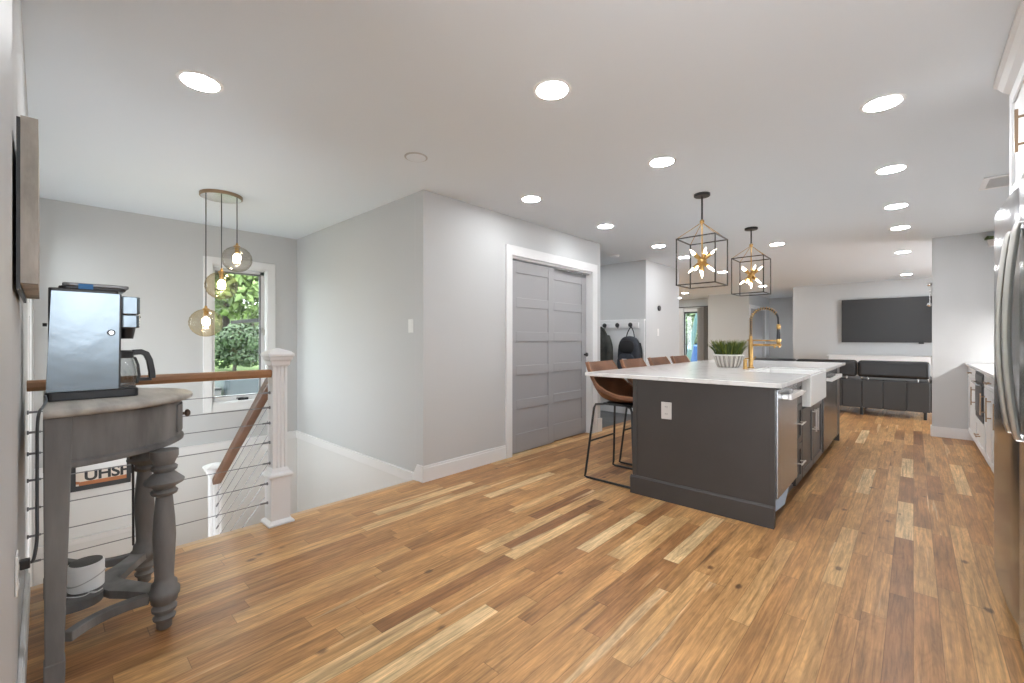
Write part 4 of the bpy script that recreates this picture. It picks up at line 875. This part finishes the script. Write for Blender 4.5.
# ---- round router on the low shelf
ro = thing('mesh_router', 'white round router with dark top on the low shelf of the console table', 'router', (-2.515, 0.122, SZ1 + 0.0005))
mb = MB(); mb.lathe([(0.052, 0), (0.056, 0.004), (0.057, 0.10), (0.055, 0.105), (0.051, 0.107)], n=40); mb.build('body', WHITEP, ro, smooth=40)
mb = MB(); mb.lathe([(0.0505, 0.1072), (0.0505, 0.1095), (0.0001, 0.1097)], n=40); mb.build('top_cover', mat('dark_grey_mesh', (0.10, 0.095, 0.09), 0.7, bump=0.3, bscale=400), ro, smooth=40)
mb = MB(); mb.tube(smoothpath([(0.0585 * math.cos(a), 0.0585 * math.sin(a), 0.045 + 0.016 * math.sin(a * 1.3)) for a in [-2.2 + 0.3 * i for i in range(14)]], 3), 0.0022, 6); mb.build('wrapped_cable', mat('grey_cable', (0.45, 0.44, 0.43), 0.5), ro, smooth=60)
mb = MB(); mb.tube(smoothpath([(0.050, -0.060, 0.004), (0.075, -0.035, 0.004), (0.085, -0.01, 0.004), (0.070, 0.012, 0.004), (0.085, 0.03, 0.005), (0.066, 0.045, 0.004), (0.09, 0.02, 0.006), (0.062, -0.0, 0.006)], 5), 0.0022, 6); mb.build('loose_cable', WHITEP, ro, smooth=60)

# ---- wall canvas seen edge-on
wc = thing('wall_canvas', 'deep framed canvas seen edge-on on the left wall', 'picture', (-1.66, YL, 1.33))
MB().box(-0.62, 0.0, 0.0165, 0.047, 0, 0.425).build('canvas', BARN, wc)
MB().box(-0.62, 0.0, 0.0095, 0.0162, -0.016, 0.42).build('back_frame', BLACKM, wc)
# ---- framed sign on the stairwell wall
fs = thing('framed_sign', 'black framed sign with bold lettering hanging low on the stairwell wall', 'sign', (XB, 0.375, -0.205))
mb = MB(); W_, HH, q = 0.42, 0.36, 0.045
mb.box(0.0005, 0.02, -W_ / 2 - 0.03, W_ / 2, 0, q); mb.box(0.0005, 0.02, -W_ / 2 - 0.03, W_ / 2, HH - q, HH); mb.box(0.0005, 0.02, -W_ / 2 - 0.03, -W_ / 2 + 0.04, q, HH - q); mb.box(0.0005, 0.02, W_ / 2 - 0.03, W_ / 2, q, HH - q); mb.build('frame', BLACKM, fs, bevel=0.002)
MB().box(0.0006, 0.012, -W_ / 2 + 0.04, W_ / 2 - 0.03, q, HH - q).build('panel', mat('cream_sign_paint', (0.75, 0.66, 0.58), 0.5), fs)
mb = MB(); mb.box(0.0121, 0.0128, -W_ / 2 + 0.06, W_ / 2 - 0.03, q, q + 0.035)
ar = [(-0.10 + 0.085 * math.cos(a), q + 0.10 + 0.085 * math.sin(a)) for a in [PI + PI / 2 * k / 10 for k in range(11)]]; ai = [(-0.10 + 0.06 * math.cos(a), q + 0.10 + 0.06 * math.sin(a)) for a in [PI + PI / 2 * k / 10 for k in range(11)]]
mb.prism_axis([(a - 0.045, b) for a, b in ar + list(reversed(ai))], 0.0121, 0.0128, 'x'); mb.build('orange_band', mat('burnt_orange_paint', (0.48, 0.17, 0.06), 0.5), fs)
cu = bpy.data.curves.new('lettering', 'FONT'); cu.body = 'UHSH'; cu.size = 0.135; cu.extrude = 0.0006; cu.align_x = 'CENTER'; cu.offset = 0.004; cu.space_character = 0.95
lo = bpy.data.objects.new('lettering', cu); COL.objects.link(lo); lo.parent = fs; lo.location = (0.0132, 0.055, q + 0.042); lo.rotation_euler = (PI / 2, 0, PI / 2); 
lm = bpy.data.meshes.new_from_object(lo.evaluated_get(bpy.context.evaluated_depsgraph_get())); lm.materials.clear(); lm.materials.append(BLACKP)
bpy.data.objects.remove(lo); bpy.data.curves.remove(cu)
lo = bpy.data.objects.new('lettering', lm); COL.objects.link(lo); lo.parent = fs; lo.location = (0.0132, 0.055, q + 0.042); lo.rotation_euler = (PI / 2, 0, PI / 2)

# ---- fridge
FX, FYF, FYS, FYN = 0.28, 3.195, 2.50, 1.95
fr = thing('refrigerator', 'stainless side by side fridge with bowed handles at the right edge', 'refrigerator', (FX, FYF, 0))
FRS = brushed('fridge_steel', (0.30, 0.305, 0.315), 0.20, (1, 1, 0.02))
MB().box(0.075, 0.85, FYN - FYF, 0.0, 0.03, 1.77).build('cabinet', mat('fridge_side_grey', (0.20, 0.20, 0.21), 0.4), fr, bevel=0.004)
def fdoor(y0, y1):
    n = 10; out = [(0.074, y1), (0.074, y0)]
    for i in range(n + 1):
        f = i / n; out.append((0.012 - 0.012 * math.sin(PI * f) ** 0.6 if 0 < f < 1 else 0.016, y0 + (y1 - y0) * f))
    return MB().prism([(x, y) for x, y in out], 0.10, 1.765)
dd = []
for y0, y1 in ((FYS - FYF + 0.003, -0.002), (FYN - FYF + 0.002, FYS - FYF - 0.003)):
    dd.append(fdoor(y0, y1).build('door', FRS, fr, smooth=35))
for d_, hy in ((dd[0], FYS - FYF + 0.045), (dd[1], FYS - FYF - 0.14)):
    b = MB(); n = 28; rings = []
    for i in range(n + 1):
        f = i / n; zz = 0.83 + (1.60 - 0.83) * f; bow = -0.008 - 0.026 * math.sin(PI * f) ** 0.9 if 0 < f < 1 else -0.004
        rings.append([(bow + 0.012 * math.cos(2 * PI * k / 12), hy + 0.017 * math.sin(2 * PI * k / 12), zz) for k in range(12)])
    b.loft(rings); b.box(-0.012, 0.003, hy - 0.014, hy + 0.014, 0.826, 0.85); b.box(-0.012, 0.003, hy - 0.014, hy + 0.014, 1.58, 1.604)
    b.build('handle', mat('satin_handle_steel', (0.66, 0.65, 0.63), 0.32, 1.0), d_, smooth=40)
mb = MB(); mb.box(0.05, 0.0745, FYN - FYF + 0.01, -0.01, 0.004, 0.095); mb.build('kick_grille', BLACKM, fr)
# ---- cabinet above the fridge with crown
uc = thing('upper_cabinet', 'white cabinet above the fridge with bronze bar handles and crown', 'cabinet', (0.36, 3.155, 1.84))
MB().box(0.0, 0.835, -1.2, 0.0, 0.0, 0.52).build('body', TRIM, uc, bevel=0.002)
for y0, y1, hy in ((-0.575, -0.004, -0.50), (-1.196, -0.581, -1.12)):
    d = MB(); d.box(-0.012, -0.0005, y0, y1, 0.004, 0.516); s_ = 0.06
    d.box(-0.022, -0.012, y0, y0 + s_, 0.004, 0.516); d.box(-0.022, -0.012, y1 - s_, y1, 0.004, 0.516); d.box(-0.022, -0.012, y0 + s_, y1 - s_, 0.004, 0.064); d.box(-0.022, -0.012, y0 + s_, y1 - s_, 0.456, 0.516)
    dd_ = d.build('door', TRIM, uc, bevel=0.002)
    k = MB(); k.box(-0.062, -0.052, hy - 0.006, hy + 0.006, 0.10, 0.27); k.tube([(-0.053, hy, 0.13), (-0.0215, hy, 0.13)], 0.005, 8); k.tube([(-0.053, hy, 0.24), (-0.0215, hy, 0.24)], 0.005, 8); k.build('handle', BRONZE, dd_)
prof = [(-0.0, 0.521), (-0.085 * 0 - 0.012, 0.521), (-0.016, 0.535), (-0.04, 0.552), (-0.058, 0.575), (-0.070, 0.582), (-0.072, 0.5985), (0.0, 0.5985)]
mb = MB(); mb.prism_axis([(zz, x) for x, zz in prof], -1.2, 0.03, 'y'); mb.box(0.0, 0.835, -1.2, 0.02, 0.5205, 0.5985); mb.build('crown', TRIM, uc)
# ---- base cabinets along the right wall
BX = 0.475
def base_unit(y0, y1, label, fn):
    t = thing('base_cabinet', label, 'cabinet', (BX, (y0 + y1) / 2, 0)); h_ = (y1 - y0) / 2 - 0.001
    b = MB(); b.box(0.02, XR - BX - 0.002, -h_, h_, 0.10, 0.884); b.box(0.058, XR - BX - 0.002, -h_, h_, 0, 0.10); b.build('body', TRIM, t)
    fn(t, h_); return t
def front(t, nm, y0, y1, z0, z1, st=0.055):
    d = MB(); d.box(0.008, 0.0195, y0, y1, z0, z1); d.box(0, 0.008, y0, y0 + st, z0, z1); d.box(0, 0.008, y1 - st, y1, z0, z1); d.box(0, 0.008, y0 + st, y1 - st, z0, z0 + st); d.box(0, 0.008, y0 + st, y1 - st, z1 - st, z1)
    return d.build(nm, TRIM, t, bevel=0.002)
def hv(p, y, z0, z1):
    k = MB(); k.box(-0.034, -0.025, y - 0.006, y + 0.006, z0, z1); k.tube([(-0.026, y, z0 + 0.03), (0, y, z0 + 0.03)], 0.005, 8); k.tube([(-0.026, y, z1 - 0.03), (0, y, z1 - 0.03)], 0.005, 8); k.build('handle', BRONZE, p)
def hh(p, y0, y1, zz):
    k = MB(); k.box(-0.034, -0.025, y0, y1, zz - 0.006, zz + 0.006); k.tube([(-0.026, y0 + 0.03, zz), (0, y0 + 0.03, zz)], 0.005, 8); k.tube([(-0.026, y1 - 0.03, zz), (0, y1 - 0.03, zz)], 0.005, 8); k.build('handle', BRONZE, p)
def f_far(t, h_): hh(front(t, 'drawer', -h_, h_, 0.76, 0.88, 0.03), -0.07, 0.07, 0.82); hv(front(t, 'door', -h_, h_, 0.11, 0.752), -h_ + 0.05, 0.50, 0.69)
def f_mid(t, h_): hh(front(t, 'drawer', -h_, h_, 0.11, 0.395), -0.09, 0.09, 0.25)
def f_near(t, h_): hh(front(t, 'drawer', -h_, h_, 0.76, 0.88, 0.03), -0.09, 0.09, 0.82); hv(front(t, 'door', -h_, -0.002, 0.11, 0.752), -0.05, 0.50, 0.70); hv(front(t, 'door', 0.002, h_, 0.11, 0.752), h_ - 0.06, 0.50, 0.70)
base_unit(6.60, 7.432, 'white base cabinet in the corner against the end wall', f_far)
base_unit(5.86, 6.60, 'white base cabinet holding the black built-in microwave', f_mid)
base_unit(4.96, 5.86, 'white base cabinet nearest the fridge, with bronze bar handles', f_near)
base_unit(3.22, 4.96, 'white base cabinet tucked behind the fridge', f_near)
mw = thing('microwave', 'black built-in microwave in the white base cabinets', 'microwave', (BX - 0.004, 6.215, 0.41))
MB().box(0, 0.0235, -0.335, 0.335, 0, 0.455).build('front_panel', BLACKM, mw, bevel=0.003)
MB().box(-0.006, -0.0005, -0.29, 0.29, 0.06, 0.335).build('window', SCREEN, mw, bevel=0.002)
MB().box(-0.005, -0.0005, -0.30, 0.30, 0.37, 0.43).build('control_strip', SCREEN, mw)
mb = MB(); mb.tube([(-0.03, -0.27, 0.352), (-0.03, 0.27, 0.352)], 0.007); mb.tube([(0, -0.25, 0.352), (-0.03, -0.25, 0.352)], 0.005); mb.tube([(0, 0.25, 0.352), (-0.03, 0.25, 0.352)], 0.005); mb.build('handle', STEEL, mw, smooth=40)
tag(MB().box(0.45, XR - 0.001, 3.22, 7.447, 0.885, 0.915).build('worktop', QUARTZ, bevel=0.003), 'white worktop on the base cabinets along the right wall', 'worktop')
# upper run with its under-cabinet lamp
uu = thing('upper_cabinet', 'white wall cabinets above the right worktop, behind the fridge', 'cabinet', (0.88, 5.30, 1.46))
MB().box(0.0, XR - 0.882, -1.98, 2.14, 0, 0.80).build('body', TRIM, uu, bevel=0.002)
for k in range(5):
    d = MB(); a = -1.975 + 0.822 * k; d.box(-0.02, -0.0005, a, a + 0.814, 0.004, 0.796); d.box(-0.026, -0.02, a, a + 0.06, 0.004, 0.796); d.box(-0.026, -0.02, a + 0.754, a + 0.814, 0.004, 0.796); d.build('door', TRIM, uu)
ul = thing('under_cabinet_light', 'thin lamp strip under the right wall cabinets', 'lamp', (1.14, 5.4, 1.459))
MB().box(-0.012, 0.012, -1.9, 2.0, -0.012, -0.0005).build('housing', TRIM, ul)
MB().box(-0.009, 0.009, -1.88, 1.98, -0.0145, -0.0125).build('lens', LEDM, ul)
pp = thing('potted_plant', 'small leafy pot high on the end wall just left of the fridge top', 'potted plant', (0.672, 7.378, 2.262))
MB().lathe([(0.040, 0), (0.052, 0.07), (0.048, 0.072), (0.045, 0.06)], n=24).build('pot', POTM, pp, smooth=40)
mb = MB(); rnd = random.Random(2)
for _ in range(26):
    a = rnd.uniform(0, 2 * PI); L_ = rnd.uniform(0.05, 0.095); zz = rnd.uniform(0.02, 0.065); d = Vector((math.cos(a), math.sin(a), 0)); s_ = Vector((-d.y, d.x, 0)); p0 = Vector((0, 0, 0.06)); m_ = p0 + d * L_ * 0.55 + Vector((0, 0, zz)); e_ = p0 + d * L_ + Vector((0, 0, zz * 0.5))
    mb.loft([[tuple(p - s_ * w_ - Vector((0, 0, 0.001))), tuple(p + s_ * w_ - Vector((0, 0, 0.001))), tuple(p + s_ * w_ + Vector((0, 0, 0.001))), tuple(p - s_ * w_ + Vector((0, 0, 0.001)))] for p, w_ in ((p0, 0.003), (m_, 0.022), (e_, 0.001))])
o = mb.build('leaves', mat('olive_green_leaf', (0.12, 0.17, 0.03), 0.5), pp); o['kind'] = 'stuff'

# ---- living room: sofa, television, console, sconce
sf = thing('sofa', 'long black leather sofa with its back to the kitchen', 'sofa', (-0.85, 8.8, 0))
x0, x1 = -1.30, 1.035
mb = MB(); n = 6; xs_ = [x0 + (x1 - x0) * k / n for k in range(n + 1)]
xs_ = [-1.30, -0.88, -0.46, -0.02 + 0.07, 0.27 + 0.18, 1.035]
xs_ = [-1.3, -0.86, -0.43, 0.0, 0.25, 0.505, 0.773, 1.035]
for a, b in zip(xs_, xs_[1:]): mb.box(a + 0.004, b - 0.004, 0.0, 0.10, 0.115, 0.555)
mb.build('back_panel', SOFAB, sf, bevel=0.012, seg=3)
mb = MB(); mb.box(x0, x1, 0.105, 0.95, 0.115, 0.42); mb.build('seat_base', SOFAL, sf, bevel=0.03, seg=3)
mb = MB(); mb.box(x0, x1, 0.012, 0.09, 0.122, 0.54); mb.build('back_core', SOFAL, sf)
for a, b in ((-1.3, -0.655), (-0.64, 0.125 + 0.06), (0.195, 1.03)):
    m2 = MB(); m2.box(a, b, 0.0, 0.24, 0.60, 0.86); c = m2.build('back_cushion', SOFAL, sf, bevel=0.045, seg=5, smooth=60)
    for q in (a + 0.13, b - 0.13): MB().tube([(q, 0.045, 0.555), (q, 0.045, 0.64)], 0.010, 10).build('peg', CHROME, c, smooth=40)
    m3 = MB(); m3.box(a, b, 0.12, 0.95, 0.425, 0.56); m3.build('seat_cushion', SOFAL, sf, bevel=0.05, seg=4, smooth=60)
for lx in (-1.2, 0.245, 1.0 - 0.02):
    for ly in (0.06, 0.88):
        b = MB(); b.tube([(lx, ly, 0.0), (lx, ly, 0.1145)], 0.02, 12); b.build('leg', BLACKM, sf, smooth=40)
m2 = MB(); m2.box(x1 + 0.002, x1 + 0.03, 0.02, 0.95, 0.115, 0.60); m2.build('arm', SOFAL, sf, bevel=0.012, seg=3)
tv = thing('television', 'large flat black television on the far grey wall', 'television', (-0.345, 12.1, 1.135))
MB().box(-0.825, 0.825, -0.075, -0.045, 0, 0.93).build('cabinet', BLACKP, tv, bevel=0.004)
MB().box(-0.812, 0.812, -0.0765, -0.0752, 0.014, 0.918).build('screen', mat('switched_off_screen', (0.028, 0.028, 0.029), 0.35), tv)
MB().box(-0.3, 0.3, -0.045, -0.0008, 0.25, 0.65).build('wall_bracket', BLACKM, tv)
mb = MB(); mb.box(0.42, 0.50, -0.085, -0.05, -0.028, -0.0005); mb.build('sensor', BLACKP, tv, bevel=0.004)
mc = thing('media_console', 'long low white console under the wall television', 'console', (0.0, 11.85, 0))
MB().box(-1.4, 1.9, -0.2, 0.2, 0.845, 0.860).build('console_top', TRIM, mc, bevel=0.004)
MB().box(-1.36, 1.86, -0.18, 0.19, 0.06, 0.8445).build('body', TRIM, mc)
for k in range(4):
    MB().box(-1.355 + 0.805 * k, -1.355 + 0.795 + 0.805 * k, -0.199, -0.1805, 0.08, 0.835).build('door', TRIM, mc, bevel=0.003)
MB().box(-1.3, 1.8, -0.14, 0.15, 0, 0.0595).build('plinth', BLACKM, mc)
sc_ = thing('wall_sconce', 'chrome globe sconce at the edge of the living room opening', 'wall lamp', (0.17, 7.50, 1.80))
mb = MB(); mb.lathe([(0.028, 0), (0.03, 0.008)], n=20); mb.xf(Matrix.Translation((-0.0008, 0, 0)) @ Matrix.Rotation(-PI / 2, 4, 'Y')); mb.build('wall_plate', CHROME, sc_, smooth=40)
mb = MB(); mb.tube([(-0.008, 0, 0), (-0.02, 0, 0)], 0.007, 10); mb.tube([(-0.02, 0, 0.055), (-0.02, 0, -0.155)], 0.005, 10); mb.build('arm', CHROME, sc_, smooth=40)
for zz in (0.075, -0.175):
    mb = MB(); mb.sphere((-0.024, 0, zz), 0.024, 18, 12); mb.build('chrome_globe', CHROME, sc_, smooth=60)

# ---- mudroom: hooks, backpack, coat
hr = thing('hook_rail', 'white hook rail with round black hooks in the mudroom', 'hook rail', (-3.6, 6.37, 1.42))
MB().box(-0.75, 0.43, -0.016, -0.0005, -0.045, 0.045).build('board', TRIM, hr, bevel=0.003)
for hx in (-0.15, 0.085, 0.315):
    b = MB(); b.lathe([(0.012, 0), (0.012, 0.035), (0.034, 0.04), (0.036, 0.055), (0.026, 0.062)], n=20); b.xf(Matrix.Translation((hx, -0.0165, 0.005)) @ Matrix.Rotation(PI / 2, 4, 'X'))
    b.tube([(hx, -0.018, -0.02), (hx, -0.05, -0.045), (hx, -0.06, -0.02)], 0.005, 8); b.build('hook', BLACKM, hr, smooth=40)
bp_ = thing('backpack', 'dark navy backpack hanging from a black mudroom hook', 'backpack', (-3.27, 6.335, 0.62))
def sup(cx, cz, rx, rz, y, n=28, e=2.6):
    o_ = []
    for i in range(n):
        a = 2 * PI * i / n; c_, s_ = math.cos(a), math.sin(a)
        o_.append((cx + rx * math.copysign(abs(c_) ** (2 / e), c_), y, cz + rz * math.copysign(abs(s_) ** (2 / e), s_)))
    return o_
mb = MB(); mb.loft([sup(0, 0.31, rx, rz, y) for rx, rz, y in ((0.13, 0.27, 0.0), (0.17, 0.31, -0.03), (0.178, 0.318, -0.09), (0.17, 0.31, -0.15), (0.14, 0.27, -0.185))]); mb.build('bag', NAVY, bp_, smooth=60)
mb = MB(); mb.loft([sup(0, 0.19, rx, rz, y) for rx, rz, y in ((0.145, 0.165, -0.165), (0.152, 0.17, -0.20), (0.14, 0.16, -0.225), (0.11, 0.13, -0.235))]); mb.build('front_pocket', NAVY, bp_, smooth=60)
mb = MB(); mb.loft([sup(0, 0.46, rx, rz, y) for rx, rz, y in ((0.125, 0.10, -0.165), (0.13, 0.105, -0.19), (0.11, 0.09, -0.205))]); mb.build('upper_pocket', BAGBLK, bp_, smooth=60)
mb = MB(); mb.tube(smoothpath([(-0.07, -0.06, 0.61), (-0.045, -0.045, 0.70), (0.0, -0.035, 0.765), (0.045, -0.045, 0.70), (0.07, -0.06, 0.61)], 5), 0.008, 8); mb.build('carry_loop', BAGBLK, bp_, smooth=60)
MB().box(-0.05, 0.03, -0.2365, -0.233, 0.255, 0.275).build('label_tab', mat('light_tab', (0.55, 0.57, 0.6), 0.6), bp_)
for q in (-1, 1): MB().tube(smoothpath([(q * 0.165, -0.06, 0.52), (q * 0.195, -0.07, 0.40), (q * 0.20, -0.07, 0.25), (q * 0.175, -0.07, 0.1)], 5), 0.012, 8).build('strap', BAGBLK, bp_, smooth=60)
ja = thing('jacket', 'dark olive jacket hanging at the left end of the mudroom hooks', 'jacket', (-3.77, 6.268, 0.55))
mb = MB(); rings = []; rnd = random.Random(4)
for zz, rx, ry in ((0.0, 0.19, 0.055), (0.2, 0.18, 0.06), (0.42, 0.165, 0.065), (0.58, 0.145, 0.065), (0.70, 0.11, 0.055), (0.78, 0.06, 0.04), (0.83, 0.035, 0.025)):
    rings.append([(rx * math.cos(2 * PI * i / 28) * (1 + 0.05 * math.sin(i * 2.1 + zz * 3)), ry * math.sin(2 * PI * i / 28) * (1 + 0.22 * math.sin(i * 1.7 + zz * 2)), zz) for i in range(28)])
mb.loft(rings); mb.build('shell', OLIVE, ja, smooth=70)
for s in (-1, 1):
    mb = MB(); mb.tube(smoothpath([(s * 0.10, -0.02, 0.69), (s * 0.165, -0.055, 0.55), (s * 0.185, -0.075, 0.35), (s * 0.185, -0.08, 0.10)], 5), 0.05, 12, ); mb.build('sleeve', OLIVE, ja, smooth=70)
mb = MB(); mb.tube(smoothpath([(-0.05, -0.03, 0.77), (-0.02, -0.05, 0.83), (0.02, -0.05, 0.83), (0.05, -0.03, 0.77)], 4), 0.02, 8); mb.build('collar', OLIVE, ja, smooth=70)

# ---- far room curtains
def curtain(name, label, xa, xb, y, m, n=24, amp=0.03):
    b = MB(); fr_, bk = [], []
    for i in range(n + 1):
        x = xa + (xb - xa) * i / n; yy = y + amp * math.sin(i * 1.9); fr_.append((x, yy)); bk.append((x, yy + 0.006))
    b.prism(fr_ + list(reversed(bk)), 0.03, 2.17); return tag(b.build(name, m, smooth=50), label, 'curtain')
curtain('curtain', 'pale sheer curtain on the left of the far window', -5.62, -5.24, 13.47, FABRICW)
curtain('curtain', 'pale curtain just right of the far window', -4.81, -4.61, 13.47, mat('pale_grey_fabric', (0.50, 0.49, 0.48), 0.9), 16)
curtain('curtain', 'dark grey curtain at the right end of the far curtain rod', -4.60, -4.30, 13.40, FABRICG, 18)
rd = thing('curtain_rod', 'dark curtain rod above the far window', 'curtain rod', (-4.9, 13.47, 2.195))
MB().tube([(-0.75, 0, 0), (0.55, 0, 0)], 0.014, 10).build('rod', BLACKM, rd, smooth=40)
for x in (-0.77, 0.58): b = MB(); b.sphere((x, 0, 0), 0.035, 14, 8); b.build('finial', BLACKM, rd, smooth=60)
for x in (-0.72, 0.5): MB().box(x - 0.01, x + 0.01, 0.014, 0.128, -0.01, 0.01).build('bracket', BLACKM, rd)

# ================================================================== OUTSIDE
mb = MB(); pts = [(-6.5, -1.0), (-9.0, -0.7), (-12.0, 0.35), (-16.0, 1.3), (-24.0, 2.6), (-45.0, 4.5)]
rings = [[(x, -6, zz - 0.3), (x, -6, zz), (x, 14.0, zz), (x, 14.0, zz - 0.3)] for x, zz in pts]; mb.loft(rings); struct(mb.build('ground_lawn', LAWN))
struct(MB().box(-6.4, -1.5, -6, -0.2, -1.3, -0.8).build('ground_added_porch', mat('porch_concrete', (0.2, 0.195, 0.19), 0.9, var=0.08)))  # unseen slab added to keep green lawn bounce off the stair wall
mb = MB(); mb.box(-14, 4, 14.01, 30, -0.3, -0.02); mb.box(-12, -6.75, 8.0, 14.01, -0.3, -0.02); struct(mb.build('ground_patio', mat('patio_concrete', (0.15, 0.147, 0.142), 0.9, var=0.1)))  # side strip is unseen, added for neutral bounce into the far room
def crown(c, rad, n, size, seed, m, sq=1.0):
    rnd = random.Random(seed); b = MB()
    lobes = [(Vector((rnd.uniform(-0.55, 0.55) * rad, rnd.uniform(-0.55, 0.55) * rad, rnd.uniform(-0.45, 0.5) * rad * sq)), rad * rnd.uniform(0.38, 0.62)) for _ in range(14)]
    for _ in range(n):
        l, r = rnd.choice(lobes); d = Vector((rnd.gauss(0, 1), rnd.gauss(0, 1), rnd.gauss(0, 1))).normalized(); p = Vector(c) + l + d * r * rnd.uniform(0.8, 1.05)
        nrm = (d + Vector((rnd.uniform(-0.7, 0.7), rnd.uniform(-0.7, 0.7), rnd.uniform(-0.3, 0.9)))).normalized(); u = nrm.orthogonal().normalized(); u = Matrix.Rotation(rnd.uniform(0, 2 * PI), 3, nrm) @ u; v = nrm.cross(u); s_ = size * rnd.uniform(0.6, 1.3)
        b._add([tuple(p - u * s_), tuple(p + v * s_ * 0.5 - nrm * s_ * 0.1), tuple(p + u * s_), tuple(p - v * s_ * 0.5 - nrm * s_ * 0.1)], [(0, 1, 2, 3)])
    return b
def tree(name, label, cat, loc, rad, h0, n, size, seed, m, sq=1.0, trunk=0.12, group=None):
    t = thing(name, label, cat, loc, 0, group)
    o = crown((0, 0, h0), rad, n, size, seed, m, sq).build('foliage', m, t)
    b = MB(); b.tube([(0, 0, -0.1), (0.03, 0.02, h0 * 0.5), (0, 0, h0 + rad * 0.4)], trunk, 8, taper=[trunk, trunk * 0.75, trunk * 0.25])
    rnd = random.Random(seed)
    for k in range(6):
        a = rnd.uniform(0, 2 * PI); b.tube([(0, 0, h0 * 0.55), (math.cos(a) * rad * 0.35, math.sin(a) * rad * 0.35, h0 * 0.9), (math.cos(a) * rad * 0.7, math.sin(a) * rad * 0.7, h0 + rad * 0.2)], trunk * 0.3, 6, taper=[trunk * 0.4, trunk * 0.25, trunk * 0.1])
    b.build('trunk', BARK, t, smooth=60)
    return t
tree('round_bush', 'rounded dark green bush on the lawn outside the stairwell window', 'bush', (-12.0, 3.12, 0.38), 0.62, 0.66, 5200, 0.055, 11, LEAF3, 0.85, 0.05)
tree('garden_tree', 'bright leafy tree at the upper left of the stairwell window view', 'tree', (-17.5, 4.3, 1.55), 2.3, 2.15, 6000, 0.15, 21, LEAF1, 0.8)
tree('garden_tree', 'bright leafy tree filling the upper right of the stairwell window view', 'tree', (-21.0, 7.6, 1.9), 2.6, 3.4, 6000, 0.16, 22, LEAF1, 0.8)
tree('garden_tree', 'darker tree at the back of the lawn outside the stairwell window', 'tree', (-28, 7.0, 2.75), 3.6, 2.9, 5200, 0.24, 23, LEAF2, 0.8)
sh = thing('garden_shed', 'low open shelter with dark roof up the lawn outside', 'shed', (-15.6, 4.75, 1.2))
mb = MB(); mb.hexa([(-0.5, -0.65, 0.50), (0.5, -0.65, 0.50), (0.5, 0.55, 0.62), (-0.5, 0.55, 0.62)], [(-0.5, -0.65, 0.60), (0.5, -0.65, 0.60), (0.5, 0.55, 0.76), (-0.5, 0.55, 0.76)]); mb.build('roof', mat('grey_shingle', (0.012, 0.012, 0.013), 0.8), sh)
for x in (-0.42, 0.42):
    for y in (-0.3, 0.45): MB().box(x - 0.04, x + 0.04, y - 0.04, y + 0.04, -0.1, 0.515 + 0.05 * (y > 0)).build('post', BARK, sh)
MB().box(-0.4, 0.4, 0.0, 0.3, -0.05, 0.28).build('bench', BARK, sh)
bx = thing('cooling_unit', 'grey metal outdoor unit just below the stairwell window', 'outdoor unit', (-7.35, 2.02, -0.88))
mb = MB(); mb.rbox(-0.3, 0.3, -0.30, 0.30, 0.03, 1.50, 0.04); mb.build('casing', mat('grey_blue_metal', (0.075, 0.09, 0.10), 0.6), bx)
MB().box(-0.27, 0.27, -0.27, 0.27, 0, 0.0295).build('base', BLACKM, bx)
bx = thing('storage_bin', 'pale lidded bin beside the grey outdoor unit', 'bin', (-7.1, 1.50, -0.90))
mb = MB(); mb.hexa([(-0.13, -0.12, 0), (0.13, -0.12, 0), (0.13, 0.12, 0), (-0.13, 0.12, 0)], [(-0.16, -0.15, 1.40), (0.16, -0.15, 1.40), (0.16, 0.15, 1.40), (-0.16, 0.15, 1.40)]); mb.build('body', mat('pale_bin', (0.13, 0.13, 0.13), 0.6), bx)
MB().box(-0.17, 0.17, -0.16, 0.16, 1.4005, 1.43).build('lid', mat('dark_bin_lid', (0.02, 0.02, 0.02), 0.6), bx, bevel=0.008)
# beyond the far window
pb = MB(); pb.hexa([(-6.02, 15.4, -0.02), (-5.84, 15.4, -0.02), (-5.84, 15.48, -0.02), (-6.02, 15.48, -0.02)], [(-5.66, 15.75, 2.3), (-5.50, 15.75, 2.3), (-5.50, 15.81, 2.3), (-5.66, 15.81, 2.3)])
tag(pb.build('paddle_board', mat('pale_teal', (0.055, 0.13, 0.13), 0.5), bevel=0.03), 'pale teal board leaning outside the far window', 'board')
bt = MB(); bt.rbox(-6.42, -5.6, 16.8, 17.8, -0.02, 1.0, 0.15); tag(bt.build('covered_cart', mat('bright_blue_tarp', (0.006, 0.06, 0.19), 0.5), bevel=0.08, seg=3), 'bright blue covered cart outside the far window', 'cart')
tree('garden_bush', 'dark green bush outside the far window, left of the teal board', 'bush', (-6.9, 18.2, -0.02), 0.9, 1.1, 3000, 0.08, 31, LEAF3, 0.8, 0.06)
tree('garden_tree', 'tall shady tree far beyond the far window', 'tree', (-9.6, 25.5, -0.02), 1.9, 2.0, 5000, 0.14, 37, LEAF2, 0.9)
